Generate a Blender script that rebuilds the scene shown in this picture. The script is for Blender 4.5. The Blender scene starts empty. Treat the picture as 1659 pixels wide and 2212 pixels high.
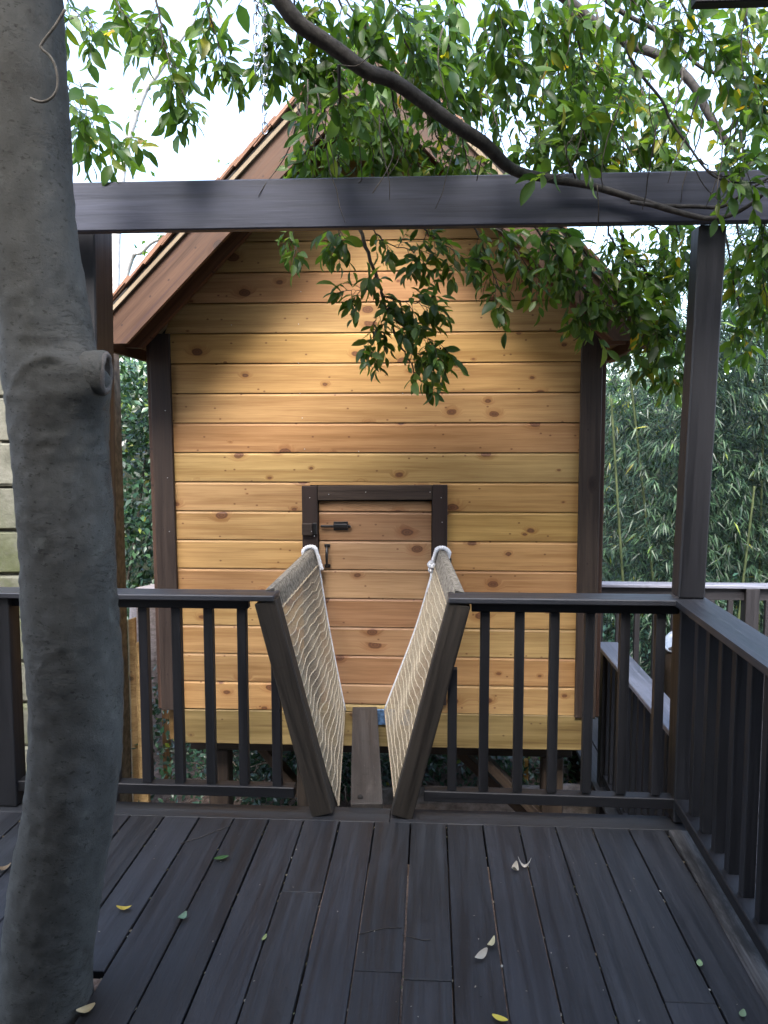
import bpy, bmesh, math, random
import numpy as np
from mathutils import Vector, Matrix, Quaternion
R = math.radians
rng = random.Random(11)
nr = np.random.RandomState(5)
sc = bpy.context.scene
col = sc.collection

# ------------------------------------------------------------------ camera
CAM = Vector((0, 0, 1.55))
cd = bpy.data.cameras.new('camera'); cam = bpy.data.objects.new('camera', cd); col.objects.link(cam)
cam.location = CAM; cam.rotation_euler = (R(90 - 5.1), 0, R(3.3))
cd.sensor_fit = 'VERTICAL'; cd.sensor_height = 36; cd.sensor_width = 27; cd.lens = 36 * 1736 / 2212
cd.clip_start = 0.05; cd.clip_end = 500
sc.camera = cam
# ------------------------------------------------------------------ sky, sun, exposure
SUN_EL, SUN_AZ = 50, 190          # degrees; azimuth clockwise from +Y
w = bpy.data.worlds.new('World'); sc.world = w; w.use_nodes = True
n = w.node_tree.nodes; l = w.node_tree.links; n.clear()
sky = n.new('ShaderNodeTexSky'); sky.sky_type = 'NISHITA'; sky.sun_disc = False
sky.sun_elevation = R(SUN_EL); sky.sun_rotation = R(SUN_AZ); sky.air_density = 1.0; sky.dust_density = 3.0; sky.ozone_density = 1.5
hs = n.new('ShaderNodeHueSaturation'); hs.inputs['Saturation'].default_value = 0.9
bg = n.new('ShaderNodeBackground'); bg.inputs['Strength'].default_value = 0.15
out = n.new('ShaderNodeOutputWorld')
l.new(sky.outputs[0], hs.inputs['Color']); l.new(hs.outputs[0], bg.inputs['Color']); l.new(bg.outputs[0], out.inputs['Surface'])
sd = bpy.data.lights.new('sun', 'SUN'); sun = bpy.data.objects.new('sun', sd); col.objects.link(sun)
sd.energy = 1.1; sd.angle = R(24); sd.color = (1.0, 0.97, 0.93)
sdir = Vector((math.sin(R(SUN_AZ)) * math.cos(R(SUN_EL)), math.cos(R(SUN_AZ)) * math.cos(R(SUN_EL)), math.sin(R(SUN_EL))))
sun.rotation_euler = sdir.to_track_quat('Z', 'Y').to_euler(); sun.location = sdir * 20
sc.view_settings.view_transform = 'Standard'; sc.view_settings.look = 'None'
sc.view_settings.gamma = 1; sc.view_settings.use_curve_mapping = False
sc.view_settings.exposure = 2.65

# ------------------------------------------------------------------ helpers
RM = cam.rotation_euler.to_matrix()
def P(x, y, Y):
    """world point at depth Y on the sight line measured at (x, y) of the 1659 x 2212 survey picture"""
    d = RM @ Vector(((x - 829.5) / 1736, (1106 - y) / 1736, -1)); return CAM + d * (Y / d.y)
def PZ(x, y, z):
    d = RM @ Vector(((x - 829.5) / 1736, (1106 - y) / 1736, -1)); return CAM + d * ((z - 1.55) / d.z)
def proj(p):
    v = RM.transposed() @ (p - CAM)
    return (829.5 - 1736 * v.x / v.z, 1106 + 1736 * v.y / v.z, -v.z)
WM = {}
def link(o, M=None, parent=None):
    col.objects.link(o); M = M if M is not None else Matrix()
    WM[o.name] = M
    if parent is not None:
        o.parent = parent; o.matrix_parent_inverse = WM[parent.name].inverted()
    o.matrix_basis = M
    return o
def tag(o, label=None, cat=None, group=None, kind=None):
    if label: o['label'] = label
    if cat: o['category'] = cat
    if group: o['group'] = group
    if kind: o['kind'] = kind
    return o
def empty(name, loc, label=None, cat=None, group=None):
    o = bpy.data.objects.new(name, None); o.empty_display_size = 0.1
    link(o, Matrix.Translation(Vector(loc))); return tag(o, label, cat, group)
def mesh_obj(name, verts, faces, mat, parent=None, M=None, smooth=False):
    me = bpy.data.meshes.new(name); me.from_pydata(verts, [], faces); me.materials.append(mat)
    if smooth: me.polygons.foreach_set('use_smooth', [True] * len(me.polygons))
    me.update()
    return link(bpy.data.objects.new(name, me), M, parent)
BOX = {}
def box_mesh(L, W, H, bev, mat):
    k = (round(L, 4), round(W, 4), round(H, 4), round(bev, 4), mat.name)
    if k in BOX: return BOX[k]
    bm = bmesh.new(); bmesh.ops.create_cube(bm, size=1)
    bmesh.ops.scale(bm, vec=(L, W, H), verts=bm.verts)
    if bev > 0: bmesh.ops.bevel(bm, geom=bm.edges[:], offset=bev, segments=1, affect='EDGES')
    me = bpy.data.meshes.new('timber'); bm.to_mesh(me); bm.free(); me.materials.append(mat)
    BOX[k] = me; return me
def frame(p0, p1, up):
    x = (Vector(p1) - Vector(p0)); L = x.length; x.normalize()
    z = Vector(up); z = (z - x * z.dot(x)).normalized(); y = z.cross(x)
    M = Matrix((x, y, z)).transposed().to_4x4(); return M, L
def timber(name, p0, p1, W, H, mat, parent=None, up=(0, 0, 1), bev=0.003, tint=None, ext=0.0):
    """a sawn timber from p0 to p1 (centre line); grain runs along local X; H along up, W across"""
    M, L = frame(p0, p1, up); M.translation = (Vector(p0) + Vector(p1)) / 2
    o = bpy.data.objects.new(name, box_mesh(L + ext, W, H, bev, mat)); link(o, M, parent)
    if tint: o.color = (*tint, 1)
    return o
def prism(name, poly, T, origin, xdir, zdir, mat, parent=None, tint=None):
    """polygon poly in the (xdir, zdir) plane, thickness T centred on the plane"""
    x = Vector(xdir).normalized(); z = Vector(zdir).normalized(); y = z.cross(x)
    M = Matrix((x, y, z)).transposed().to_4x4(); M.translation = Vector(origin)
    k = len(poly)
    v = [(a, -T / 2, b) for a, b in poly] + [(a, T / 2, b) for a, b in poly]
    f = [tuple(range(k)), tuple(range(2 * k - 1, k - 1, -1))] + [(i, i + k, (i + 1) % k + k, (i + 1) % k) for i in range(k)]
    bm = bmesh.new(); vs = [bm.verts.new(q) for q in v]
    for q in f: bm.faces.new([vs[i] for i in q])
    bmesh.ops.recalc_face_normals(bm, faces=bm.faces[:])
    me = bpy.data.meshes.new(name); bm.to_mesh(me); bm.free(); me.materials.append(mat)
    o = link(bpy.data.objects.new(name, me), M, parent)
    if tint: o.color = (*tint, 1)
    return o
class TB:
    """collects tubes"""
    def __init__(s): s.v = []; s.f = []
    def tube(s, pts, rad, n=6, jit=0.0, cap=True):
        pts = [Vector(p) for p in pts]; k0 = len(s.v); m = len(pts)
        if not hasattr(rad, '__len__'): rad = [rad] * m
        ref = Vector((0.31, 0.2, 0.93))
        prev = None
        for i, p in enumerate(pts):
            t = (pts[min(i + 1, m - 1)] - pts[max(i - 1, 0)])
            if t.length < 1e-9: t = Vector((0, 0, 1))
            t.normalize()
            if prev is None:
                a = ref - t * ref.dot(t)
                if a.length < .1: a = Vector((1, 0, 0)) - t * t.x
            else: a = prev - t * prev.dot(t)
            a.normalize(); b = t.cross(a); prev = a
            for j in range(n):
                an = 2 * math.pi * j / n; r = rad[i] * (1 + (rng.uniform(-jit, jit) if jit else 0))
                s.v.append(tuple(p + (a * math.cos(an) + b * math.sin(an)) * r))
        for i in range(m - 1):
            for j in range(n):
                a = k0 + i * n + j; b = k0 + i * n + (j + 1) % n
                s.f.append((a, b, b + n, a + n))
        if cap:
            s.f.append(tuple(k0 + j for j in range(n))[::-1]); s.f.append(tuple(k0 + (m - 1) * n + j for j in range(n)))
    def build(s, name, mat, parent=None, smooth=True): return mesh_obj(name, s.v, s.f, mat, parent, None, smooth)
def spline(pts, m):
    """Catmull-Rom through pts (lists of equal length), m steps per span"""
    q = [np.array(p, float) for p in pts]; q = [2 * q[0] - q[1]] + q + [2 * q[-1] - q[-2]]
    o = []
    for i in range(1, len(q) - 2):
        for k in range(m):
            t = k / m; a, b, c, d = q[i - 1], q[i], q[i + 1], q[i + 2]
            o.append(.5 * (2 * b + (c - a) * t + (2 * a - 5 * b + 4 * c - d) * t * t + (3 * b - a - 3 * c + d) * t ** 3))
    o.append(q[-2]); return o

# ------------------------------------------------------------------ materials
class NT:
    def __init__(s, name):
        s.m = bpy.data.materials.new(name); s.m.use_nodes = True; s.t = s.m.node_tree
        s.b = s.t.nodes['Principled BSDF']; s.o = s.t.nodes['Material Output']
    def n(s, kind, **k):
        x = s.t.nodes.new('ShaderNode' + kind)
        for a, b in k.items(): setattr(x, a, b)
        return x
    def l(s, a, b): s.t.links.new(a, b)
    def set(s, node, i, val):
        if hasattr(val, 'is_output'): s.l(val, node.inputs[i])
        elif val is not None: node.inputs[i].default_value = val
    def math(s, op, a, b=None, c=None, clamp=False):
        x = s.n('Math', operation=op); x.use_clamp = clamp
        for i, v in enumerate((a, b, c)): s.set(x, i, v)
        return x.outputs[0]
    def vmath(s, op, a, b=None):
        x = s.n('VectorMath', operation=op); s.set(x, 0, a); s.set(x, 1, b); return x.outputs[0]
    def noise(s, vec, scale, detail=4, rough=.55, dist=0):
        x = s.n('TexNoise'); s.l(vec, x.inputs['Vector']); x.inputs['Scale'].default_value = scale
        x.inputs['Detail'].default_value = detail; x.inputs['Roughness'].default_value = rough; x.inputs['Distortion'].default_value = dist
        return x.outputs['Fac']
    def ramp(s, fac, stops):
        x = s.n('ValToRGB'); s.l(fac, x.inputs[0]); e = x.color_ramp.elements
        while len(e) < len(stops): e.new(.5)
        for q, (p, c) in zip(e, stops):
            q.position = p; q.color = (*c, 1) if len(c) == 3 else c
        return x.outputs[0]
    def mix(s, fac, a, b, mode='MIX'):
        x = s.n('Mix', data_type='RGBA', blend_type=mode); s.set(x, 0, fac)
        for i, v in ((6, a), (7, b)):
            if hasattr(v, 'is_output'): s.l(v, x.inputs[i])
            else: x.inputs[i].default_value = (*v, 1)
        return x.outputs[2]
    def maprange(s, v, a, b, c=0, d=1, smooth=True):
        x = s.n('MapRange', interpolation_type='SMOOTHSTEP' if smooth else 'LINEAR'); s.l(v, x.inputs[0])
        for i, q in enumerate((a, b, c, d)): s.set(x, i + 1, q)
        return x.outputs[0]
    def bump(s, h, strength=.3, dist=.01, nrm=None):
        x = s.n('Bump'); s.l(h, x.inputs['Height']); x.inputs['Strength'].default_value = strength; x.inputs['Distance'].default_value = dist
        if nrm: s.l(nrm, x.inputs['Normal'])
        return x.outputs[0]
    def objvec(s, scale=(1, 1, 1), randoff=True):
        tc = s.n('TexCoord'); v = tc.outputs['Object']
        if randoff:
            oi = s.n('ObjectInfo'); r = oi.outputs['Random']
            c = s.n('CombineXYZ'); s.l(s.math('MULTIPLY', r, 37.1), c.inputs[0]); s.l(s.math('MULTIPLY', r, 91.7), c.inputs[1]); s.l(s.math('MULTIPLY', r, 53.3), c.inputs[2])
            v = s.vmath('ADD', v, c.outputs[0])
        return s.vmath('MULTIPLY', v, scale)
    def fin(s, colr, rough, nrm=None, spec=.5):
        s.set(s.b, 'Base Color', colr if hasattr(colr, 'is_output') else (*colr, 1)); s.set(s.b, 'Roughness', rough)
        s.b.inputs['Specular IOR Level'].default_value = spec
        if nrm: s.l(nrm, s.b.inputs['Normal'])
        return s.m

def wood(name, dark, light, rough=(.5, .75), tint=False, grain=1.0, knots=0.0, knotcol=(.12, .045, .02), wear=None, bump=.25, spec=.4, halo=.5, streak=None):
    t = NT(name); v = t.objvec()
    gv = v
    kn = None
    if knots > 0:
        vo = t.n('TexVoronoi', feature='F1', voronoi_dimensions='2D'); vo.inputs['Scale'].default_value = 1
        sx = t.n('SeparateXYZ'); t.l(v, sx.inputs[0]); cx = t.n('CombineXYZ')
        t.l(t.math('MULTIPLY', sx.outputs[0], 4.4), cx.inputs[0]); t.l(t.math('MULTIPLY', sx.outputs[2], 7.2), cx.inputs[1])
        wob = t.noise(v, 22, 2)
        t.l(t.vmath('ADD', cx.outputs[0], t.vmath('SCALE', v, None)) if False else cx.outputs[0], vo.inputs['Vector'])
        vo.inputs['Randomness'].default_value = 1
        d = t.math('ADD', vo.outputs['Distance'], t.math('MULTIPLY', t.math('SUBTRACT', wob, .5), .10))
        sc_ = t.n('SeparateColor'); t.l(vo.outputs['Color'], sc_.inputs[0])
        size = t.math('MULTIPLY', t.math('SUBTRACT', sc_.outputs[0], 1 - knots, clamp=True), .165 / knots)
        kn = t.math('SUBTRACT', 1, t.maprange(t.math('SUBTRACT', d, size), -.022, .012))
        kh = t.math('MULTIPLY', t.math('SUBTRACT', 1, t.maprange(d, size, t.math('MULTIPLY', size, 2.6))), t.math('GREATER_THAN', size, .012))
        kn = t.math('MULTIPLY', kn, t.math('GREATER_THAN', size, .02))
        rings = t.math('SINE', t.math('MULTIPLY', d, 95))
        # grain swirls round the knots
        c2 = t.n('CombineXYZ'); t.l(t.math('MULTIPLY', kh, .035), c2.inputs[2]); gv = t.vmath('ADD', v, c2.outputs[0])
    g1 = t.noise(t.vmath('MULTIPLY', gv, (1.1 * grain, 26 * grain, 26 * grain)), 1.0, 5, .6, .6)
    g2 = t.noise(t.vmath('MULTIPLY', gv, (4 * grain, 140 * grain, 140 * grain)), 1.0, 3, .6)
    big = t.noise(t.vmath('MULTIPLY', v, (1.2, 4, 4)), 1.3, 3, .5)
    g = t.math('ADD', t.math('MULTIPLY', g1, .65), t.math('MULTIPLY', g2, .35))
    c = t.ramp(g, [(.38, dark), (.61, light)])
    if streak:
        sm = t.maprange(t.noise(t.vmath('MULTIPLY', gv, (.8, 30, 30)), 1.2, 3, .5, 1.2), .56, .72)
        c = t.mix(t.math('MULTIPLY', sm, .55), c, streak)
    c = t.mix(t.maprange(big, .35, .7, 0, .5), c, t.mix(1.0, c, (.72, .68, .64), 'MULTIPLY'))
    if tint:
        oi = t.n('ObjectInfo'); c = t.mix(1.0, c, oi.outputs['Color'], 'MULTIPLY')
    if kn is not None:
        c = t.mix(t.math('MULTIPLY', kh, halo), c, t.mix(1.0, c, (.62, .42, .30), 'MULTIPLY'))
        v2 = t.n('TexVoronoi', feature='F1', voronoi_dimensions='2D'); v2.inputs['Scale'].default_value = 1; v2.inputs['Randomness'].default_value = 1
        t.l(t.vmath('MULTIPLY', cx.outputs[0], (2.1, 1.9, 1)), v2.inputs['Vector']); s2_ = t.n('SeparateColor'); t.l(v2.outputs['Color'], s2_.inputs[0])
        pin = t.math('MULTIPLY', t.math('SUBTRACT', 1, t.maprange(v2.outputs['Distance'], .03, .085)), t.math('GREATER_THAN', s2_.outputs[1], .72))
        c = t.mix(t.math('MULTIPLY', pin, .75), c, (knotcol[0] * 1.3, knotcol[1] * 1.3, knotcol[2] * 1.3))
        kc = t.mix(t.maprange(rings, -1, 1, 0, .45), knotcol, (knotcol[0] * 2.4, knotcol[1] * 2.4, knotcol[2] * 2))
        c = t.mix(t.math('MULTIPLY', kn, .85), c, kc)
    rr = t.maprange(g1, .3, .7, rough[0], rough[1])
    if wear:
        wm = t.maprange(t.noise(t.vmath('MULTIPLY', v, (2, 7, 7)), 1.6, 6, .7, .4), wear[1], wear[2])
        c = t.mix(t.math('MULTIPLY', wm, wear[3]), c, wear[0])
        fl = t.maprange(t.noise(t.vmath('MULTIPLY', v, (30, 150, 150)), 1.0, 4, .7), .60, .72)
        c = t.mix(t.math('MULTIPLY', fl, t.maprange(t.noise(v, 4.5, 3), .4, .65, .1, .75)), c, wear[0])
        dk = t.maprange(t.noise(v, 14, 5, .7), .56, .70, 0, .55)
        c = t.mix(dk, c, t.mix(1.0, c, (.45, .43, .42), 'MULTIPLY'))
    nb = t.bump(g, bump, .004)
    return t.fin(c, rr, nb, spec)

CEDAR = wood('cedar_siding', (.335, .187, .072), (.50, .310, .132), (.5, .7), True, 1.0, .55, (.085, .030, .013), halo=.42, streak=(.27, .14, .055), bump=.2)
DOORW = wood('cedar_door', (.32, .19, .095), (.47, .305, .165), (.5, .7), True, 1.0, .5, (.085, .035, .018), halo=.5, streak=(.27, .13, .06), bump=.2)
TRIMD = wood('dark_stained_trim', (.019, .0118, .0088), (.043, .0290, .0215), (.55, .8), True, 1.0, .25, (.012, .006, .005), bump=.25)
BARGE = wood('red_brown_stain', (.052, .024, .0125), (.105, .052, .029), (.45, .7), True, 1.0, .34, (.02, .010, .008), bump=.2, streak=(.06, .03, .03))
RAILW = wood('dark_painted_timber', (.0070, .0073, .0088), (.0130, .0132, .0160), (.45, .65), True, 1.0, 0, bump=.3, spec=.45)
DECKW = wood('dark_deck_stain', (.0122, .0130, .0150), (.0240, .0254, .0290), (.46, .72), True, 1.0, 0, wear=((.045, .047, .054), .50, .78, .4), bump=.5, spec=.5)
WEATH = wood('weathered_deck_edge', (.032, .030, .030), (.15, .145, .142), (.55, .8), False, 1.0, 0, wear=((.016, .015, .015), .40, .58, .85), bump=.5)
CAPW = wood('dark_rail_cap', (.018, .019, .023), (.038, .040, .047), (.34, .55), True, 1.0, 0, wear=((.09, .085, .085), .55, .85, .5), bump=.35, spec=.5)
VPOST = wood('brown_treated_post', (.011, .0085, .006), (.032, .025, .018), (.55, .8), True, 1.0, .15, (.012, .008, .006), bump=.4)
PLANKW = wood('grey_brown_plank', (.036, .031, .028), (.066, .058, .052), (.6, .85), False, 1.0, .2, (.02, .016, .013), wear=((.15, .13, .115), .55, .8, .5), bump=.4)
SKIRT = wood('treated_skirt', (.17, .115, .040), (.30, .215, .085), (.5, .75), True, .7, .3, (.06, .03, .015), streak=(.10, .055, .02), bump=.2)
PLY = wood('plywood_edge', (.20, .155, .10), (.31, .25, .175), (.7, .9), False, 1.5, 0, bump=.2)
SHING = wood('cedar_shingle', (.15, .075, .045), (.30, .17, .11), (.6, .85), True, 1.5, 0, bump=.5)
SUPP = wood('dark_support_timber', (.018, .013, .010), (.050, .037, .026), (.6, .85), True, 1.0, 0, bump=.3)
TAN = wood('tan_split_timber', (.30, .20, .10), (.50, .37, .21), (.65, .85), True, 1.2, .2, (.08, .05, .03), bump=.6)
GREYW = wood('grey_weathered_timber', (.16, .14, .13), (.34, .31, .29), (.7, .9), True, 1.0, 0, bump=.6)

def plain(name, c, rough=.5, metal=0, spec=.5, vary=.25, scale=30, bump=.1):
    t = NT(name); v = t.objvec(); g = t.noise(v, scale, 4)
    cc = t.mix(t.maprange(g, .3, .7), tuple(x * (1 - vary) for x in c), tuple(min(1, x * (1 + vary)) for x in c))
    t.b.inputs['Metallic'].default_value = metal
    return t.fin(cc, rough, t.bump(g, bump, .002), spec)
IRON = plain('black_iron', (.012, .012, .013), .38, 0, .6, bump=.15)
NAIL = plain('bright_nail', (.6, .6, .6), .35, 1)
CHAINM = plain('zinc_chain', (.55, .57, .6), .25, 1)
ROPE = plain('white_rope', (.72, .73, .76), .8, 0, .2, .12, 120, .3)
NETW = plain('grey_net_wrap', (.20, .18, .15), .85, 0, .2, .45, 60, .3)
NETC = plain('pale_net_cord', (.50, .43, .32), .85, 0, .2, .2, 90, .3)
NETM = plain('beige_net_cord', (.42, .35, .25), .85, 0, .2, .2, 90, .3)
BLUEM = plain('blue_hanger', (.09, .17, .30), .5, .3, vary=.4, scale=60)
DARKM = plain('dark_felt', (.02, .018, .017), .9)
TUBM = plain('pale_plastic', (.26, .31, .37), .3, 0, .5, .06)
BERRY = plain('black_berry', (.006, .006, .010), .25, 0, .6)

def m_bark():
    t = NT('smooth_grey_bark'); v = t.objvec(randoff=False)
    big = t.noise(t.vmath('MULTIPLY', v, (1, 1, .55)), 5.5, 7, .68); fine = t.noise(v, 55, 6, .75); lich = t.noise(v, 16, 6, .7, .3)
    hor = t.noise(t.vmath('MULTIPLY', v, (9, 9, 34)), 1.0, 4, .6, .8)
    sz = t.n('SeparateXYZ'); t.l(v, sz.inputs[0])
    c = t.ramp(big, [(.25, (.052, .051, .045)), (.50, (.080, .079, .071)), (.75, (.114, .114, .106))])
    c = t.mix(t.maprange(lich, .57, .68, 0, .4), c, (.135, .14, .122))
    c = t.mix(t.maprange(t.noise(v, 9, 4, .6), .55, .7, 0, .4), c, (.042, .037, .031))
    c = t.mix(t.maprange(t.noise(t.vmath('MULTIPLY', v, (30, 30, 80)), 1.0, 3), .68, .78, 0, .8), c, (.03, .028, .025))
    cr = t.noise(t.vmath('MULTIPLY', v, (7, 7, 30)), 1.3, 6, .7, 1.5)
    crk = t.math('SUBTRACT', 1, t.maprange(t.math('ABSOLUTE', t.math('SUBTRACT', cr, .5)), .0, .028))
    crk = t.math('MULTIPLY', crk, t.maprange(t.noise(v, 7, 3), .5, .6))
    c = t.mix(t.math('MULTIPLY', crk, .4), c, (.035, .032, .027))
    c = t.mix(t.maprange(t.noise(t.vmath('MULTIPLY', v, (1, 1, 1.6)), 62, 3, .6), .60, .68, 0, .7), c, (.035, .033, .028))
    hor = t.math('SUBTRACT', hor, t.math('MULTIPLY', crk, 1.2))
    h = t.math('ADD', t.math('MULTIPLY', hor, .22), t.math('ADD', t.math('MULTIPLY', fine, .50), t.math('MULTIPLY', lich, .16)))
    return t.fin(c, .85, t.bump(h, .55, .009), .25)
BARK = m_bark()
def m_twig(name, a, b, sc=40):
    t = NT(name); v = t.objvec(); g = t.noise(v, sc, 5, .65)
    return t.fin(t.ramp(g, [(.3, a), (.7, b)]), .85, t.bump(g, .6, .006), .25)
LIMB = m_twig('limb_bark', (.024, .022, .021), (.066, .061, .057))
TWIG = m_twig('twig_bark', (.045, .038, .032), (.10, .088, .075), 60)
PALEB = m_twig('glare_pale_bark', (.28, .27, .26), (.60, .59, .57), 14)  # sky glare around the far trunks put into this pale colour
LOGB = m_twig('log_bark', (.13, .10, .08), (.42, .36, .31), 16)
CULM = m_twig('bamboo_culm', (.025, .038, .015), (.075, .095, .040), 10)
def m_leaf(name, rough=.38, trans=.55, spec=.5, tcol=(1.7, 1.6, .5)):
    t = NT(name)
    at_ = t.n('Attribute', attribute_name='col')
    tc = t.n('TexCoord'); g = t.noise(tc.outputs['Object'], 30, 3)
    c = t.mix(t.maprange(g, .3, .7, 0, .35), at_.outputs['Color'], t.mix(1.0, at_.outputs['Color'], (.6, .66, .6), 'MULTIPLY'))
    t.fin(c, rough, None, spec)
    tr = t.n('BsdfTranslucent'); t.l(t.mix(1.0, c, tcol, 'MULTIPLY'), tr.inputs[0])
    mx = t.n('MixShader'); mx.inputs[0].default_value = trans
    t.l(t.b.outputs[0], mx.inputs[1]); t.l(tr.outputs[0], mx.inputs[2]); t.l(mx.outputs[0], t.o.inputs[0])
    return t.m
LEAF = m_leaf('laurel_leaf'); BLEAF = m_leaf('bamboo_leaf', .42, .22, .45); SLEAF = m_leaf('shrub_leaf', .33, .25, .6); DRY = m_leaf('dry_leaf', .7, .15, .3, (1, .95, .8))
def m_ground():
    t = NT('leaf_litter_ground'); tc = t.n('TexCoord'); v = tc.outputs['Object']
    g = t.noise(v, 3, 6, .7); f = t.noise(t.vmath('MULTIPLY', v, (30, 12, 12)), 1.5, 5, .7)
    c = t.ramp(f, [(.3, (.07, .045, .034)), (.5, (.17, .118, .092)), (.7, (.30, .23, .19))])
    c = t.mix(t.maprange(g, .5, .7, 0, .6), c, (.10, .08, .05))
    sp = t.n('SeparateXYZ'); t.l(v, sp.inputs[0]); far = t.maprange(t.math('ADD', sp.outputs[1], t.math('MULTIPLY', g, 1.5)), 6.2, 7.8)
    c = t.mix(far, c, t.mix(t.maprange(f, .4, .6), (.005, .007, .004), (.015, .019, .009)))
    return t.fin(c, .95, t.bump(f, .8, .03), .2)
GROUND = m_ground()
def m_stone():
    t = NT('mossy_stone'); v = t.objvec(); g = t.noise(v, 6, 6, .65); f = t.noise(v, 45, 4)
    c = t.ramp(g, [(.3, (.085, .085, .065)), (.55, (.15, .148, .118)), (.75, (.20, .198, .165))])
    tc = t.n('TexCoord'); ge = t.n('NewGeometry'); sz = t.n('SeparateXYZ'); t.l(ge.outputs['Position'], sz.inputs[0])
    moss = t.math('MULTIPLY', t.maprange(t.noise(v, 3.5, 5, .7), .38, .62), t.maprange(sz.outputs[2], 1.5, .6))
    c = t.mix(t.math('MULTIPLY', moss, .75), c, (.075, .09, .03))
    return t.fin(c, .9, t.bump(t.math('ADD', g, t.math('MULTIPLY', f, .3)), .6, .02), .25)
STONE = m_stone()
MORTAR = plain('stone_joint', (.12, .11, .085), .95, vary=.4, scale=20)
# ------------------------------------------------------------------ ground
gv, gf = [], []
NX, NY = 70, 90
ease = lambda q: q * q * (3 - 2 * q)
for j in range(NY + 1):
    yy = -8 + j * .32 if j <= 80 else 17.6 + 200 * ((j - 80) / 10) ** 2
    for i in range(NX + 1):
        a = (i / NX * 2 - 1); x = math.copysign(abs(a) ** 2.2, a) * 120
        z = -1.05 + .05 * math.sin(x * 1.7 + yy) + .04 * math.sin(yy * 2.3 - x) + 3.0 * ease(min(1, max(0, (yy - 10.2) / 3.4)))
        gv.append((x, yy, z))
for j in range(NY):
    for i in range(NX):
        a = j * (NX + 1) + i; gf.append((a, a + 1, a + NX + 2, a + NX + 1))
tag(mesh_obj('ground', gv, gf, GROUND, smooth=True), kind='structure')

# ------------------------------------------------------------------ deck
def shade(base=1.0, var=.18): 
    k = base * rng.uniform(1 - var, 1 + var); return (k * rng.uniform(.98, 1.04), k, k * rng.uniform(.97, 1.04))
deck = empty('deck', (0, 2, 0), 'dark stained timber deck with leaves scattered on its boards', 'deck')
PITCH = .1453
TX, TY, TR = -1.06, 2.06, .115            # the trunk passes through here
g0 = -.073
seams = {-3: 2.66, -8: 2.05, 2: 2.16, 4: 2.12, -1: 2.32, -6: 1.75, 6: 1.2, 0: 1.0}
joints = {-3: 2.62, -1: 2.22, 5: 2.14, 0: 2.19, -8: 2.2}
BW = PITCH - .0065
for k in range(-16, 7):
    x0 = g0 + k * PITCH; xc = x0 + PITCH / 2
    ys = [-.6, 3.145]
    segs = []
    if xc + BW / 2 > TX - TR and xc - BW / 2 < TX + TR:
        segs = [(-.95, TY - .15), (TY + .115, 3.145)]
    else:
        j = joints.get(k)
        segs = [(-.95, j - .0015), (j + .0015, 3.145)] if j else [(-.95, 3.145)]
    for a, b in segs:
        dz = rng.uniform(-.0012, .0012)
        timber('deck_board', (xc + rng.uniform(-.001, .001), a, -.0125 + dz), (xc + rng.uniform(-.001, .001), b, -.0125 + dz), BW + rng.uniform(-.002, .001), .025, DECKW, deck, bev=.0018, tint=shade(1, .22))
# border board across the front, with a seam
for a, b in ((-2.4, -.16), (-.157, 1.12)):
    timber('border_board', (a, 3.211, -.0145), (b, 3.211, -.0145), .124, .025, DECKW, deck, bev=.0018, tint=shade(1.1, .1))
timber('edge_board', (1.0, 3.14, -.010), (.90, -.6, -.010), .088, .026, WEATH, deck, bev=.004)
timber('rim_joist', (-2.4, 3.25, -.125), (1.14, 3.25, -.125), .04, .2, SUPP, deck)
timber('side_joist', (1.07, 3.22, -.125), (1.0, -.6, -.125), .04, .2, SUPP, deck)
for x in (-2.2, -1.4, -.65, .1, .8): timber('joist', (x, -.6, -.13), (x, 3.22, -.13), .04, .2, SUPP, deck)
for x, y in ((-2.2, 3.1), (-.55, 3.15), (1.0, 3.1), (-2.2, 0), (1.0, 0)): timber('support_post', (x, y, -1.15), (x, y, -.24), .1, .1, SUPP, deck, up=(1, 0, 0))

# unseen house added behind the viewer to shade the deck: boards, eave, shallow roof
hv, hf = [], []
def addbox(x0, x1, y0, y1, z0, z1):
    k = len(hv); hv.extend([(x, y, z) for z in (z0, z1) for x, y in ((x0, y0), (x1, y0), (x1, y1), (x0, y1))])
    hf.extend([tuple(k + i for i in q) for q in ((0, 3, 2, 1), (4, 5, 6, 7), (0, 1, 5, 4), (1, 2, 6, 5), (2, 3, 7, 6), (3, 0, 4, 7))])
addbox(-6.5, 6.5, -6.0, -1.0, -1.1, 4.9)
for k in range(29): addbox(-6.52, 6.52, -1.02, -.975 + .0, -.9 + k * .2, -.9 + k * .2 + .192)
addbox(-6.9, 6.9, -6.4, -.4, 4.93, 5.13)
tag(mesh_obj('unseen_house_wall', hv, hf, plain('brown_house_paint', (.075, .065, .055), .7)), kind='structure')
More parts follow.
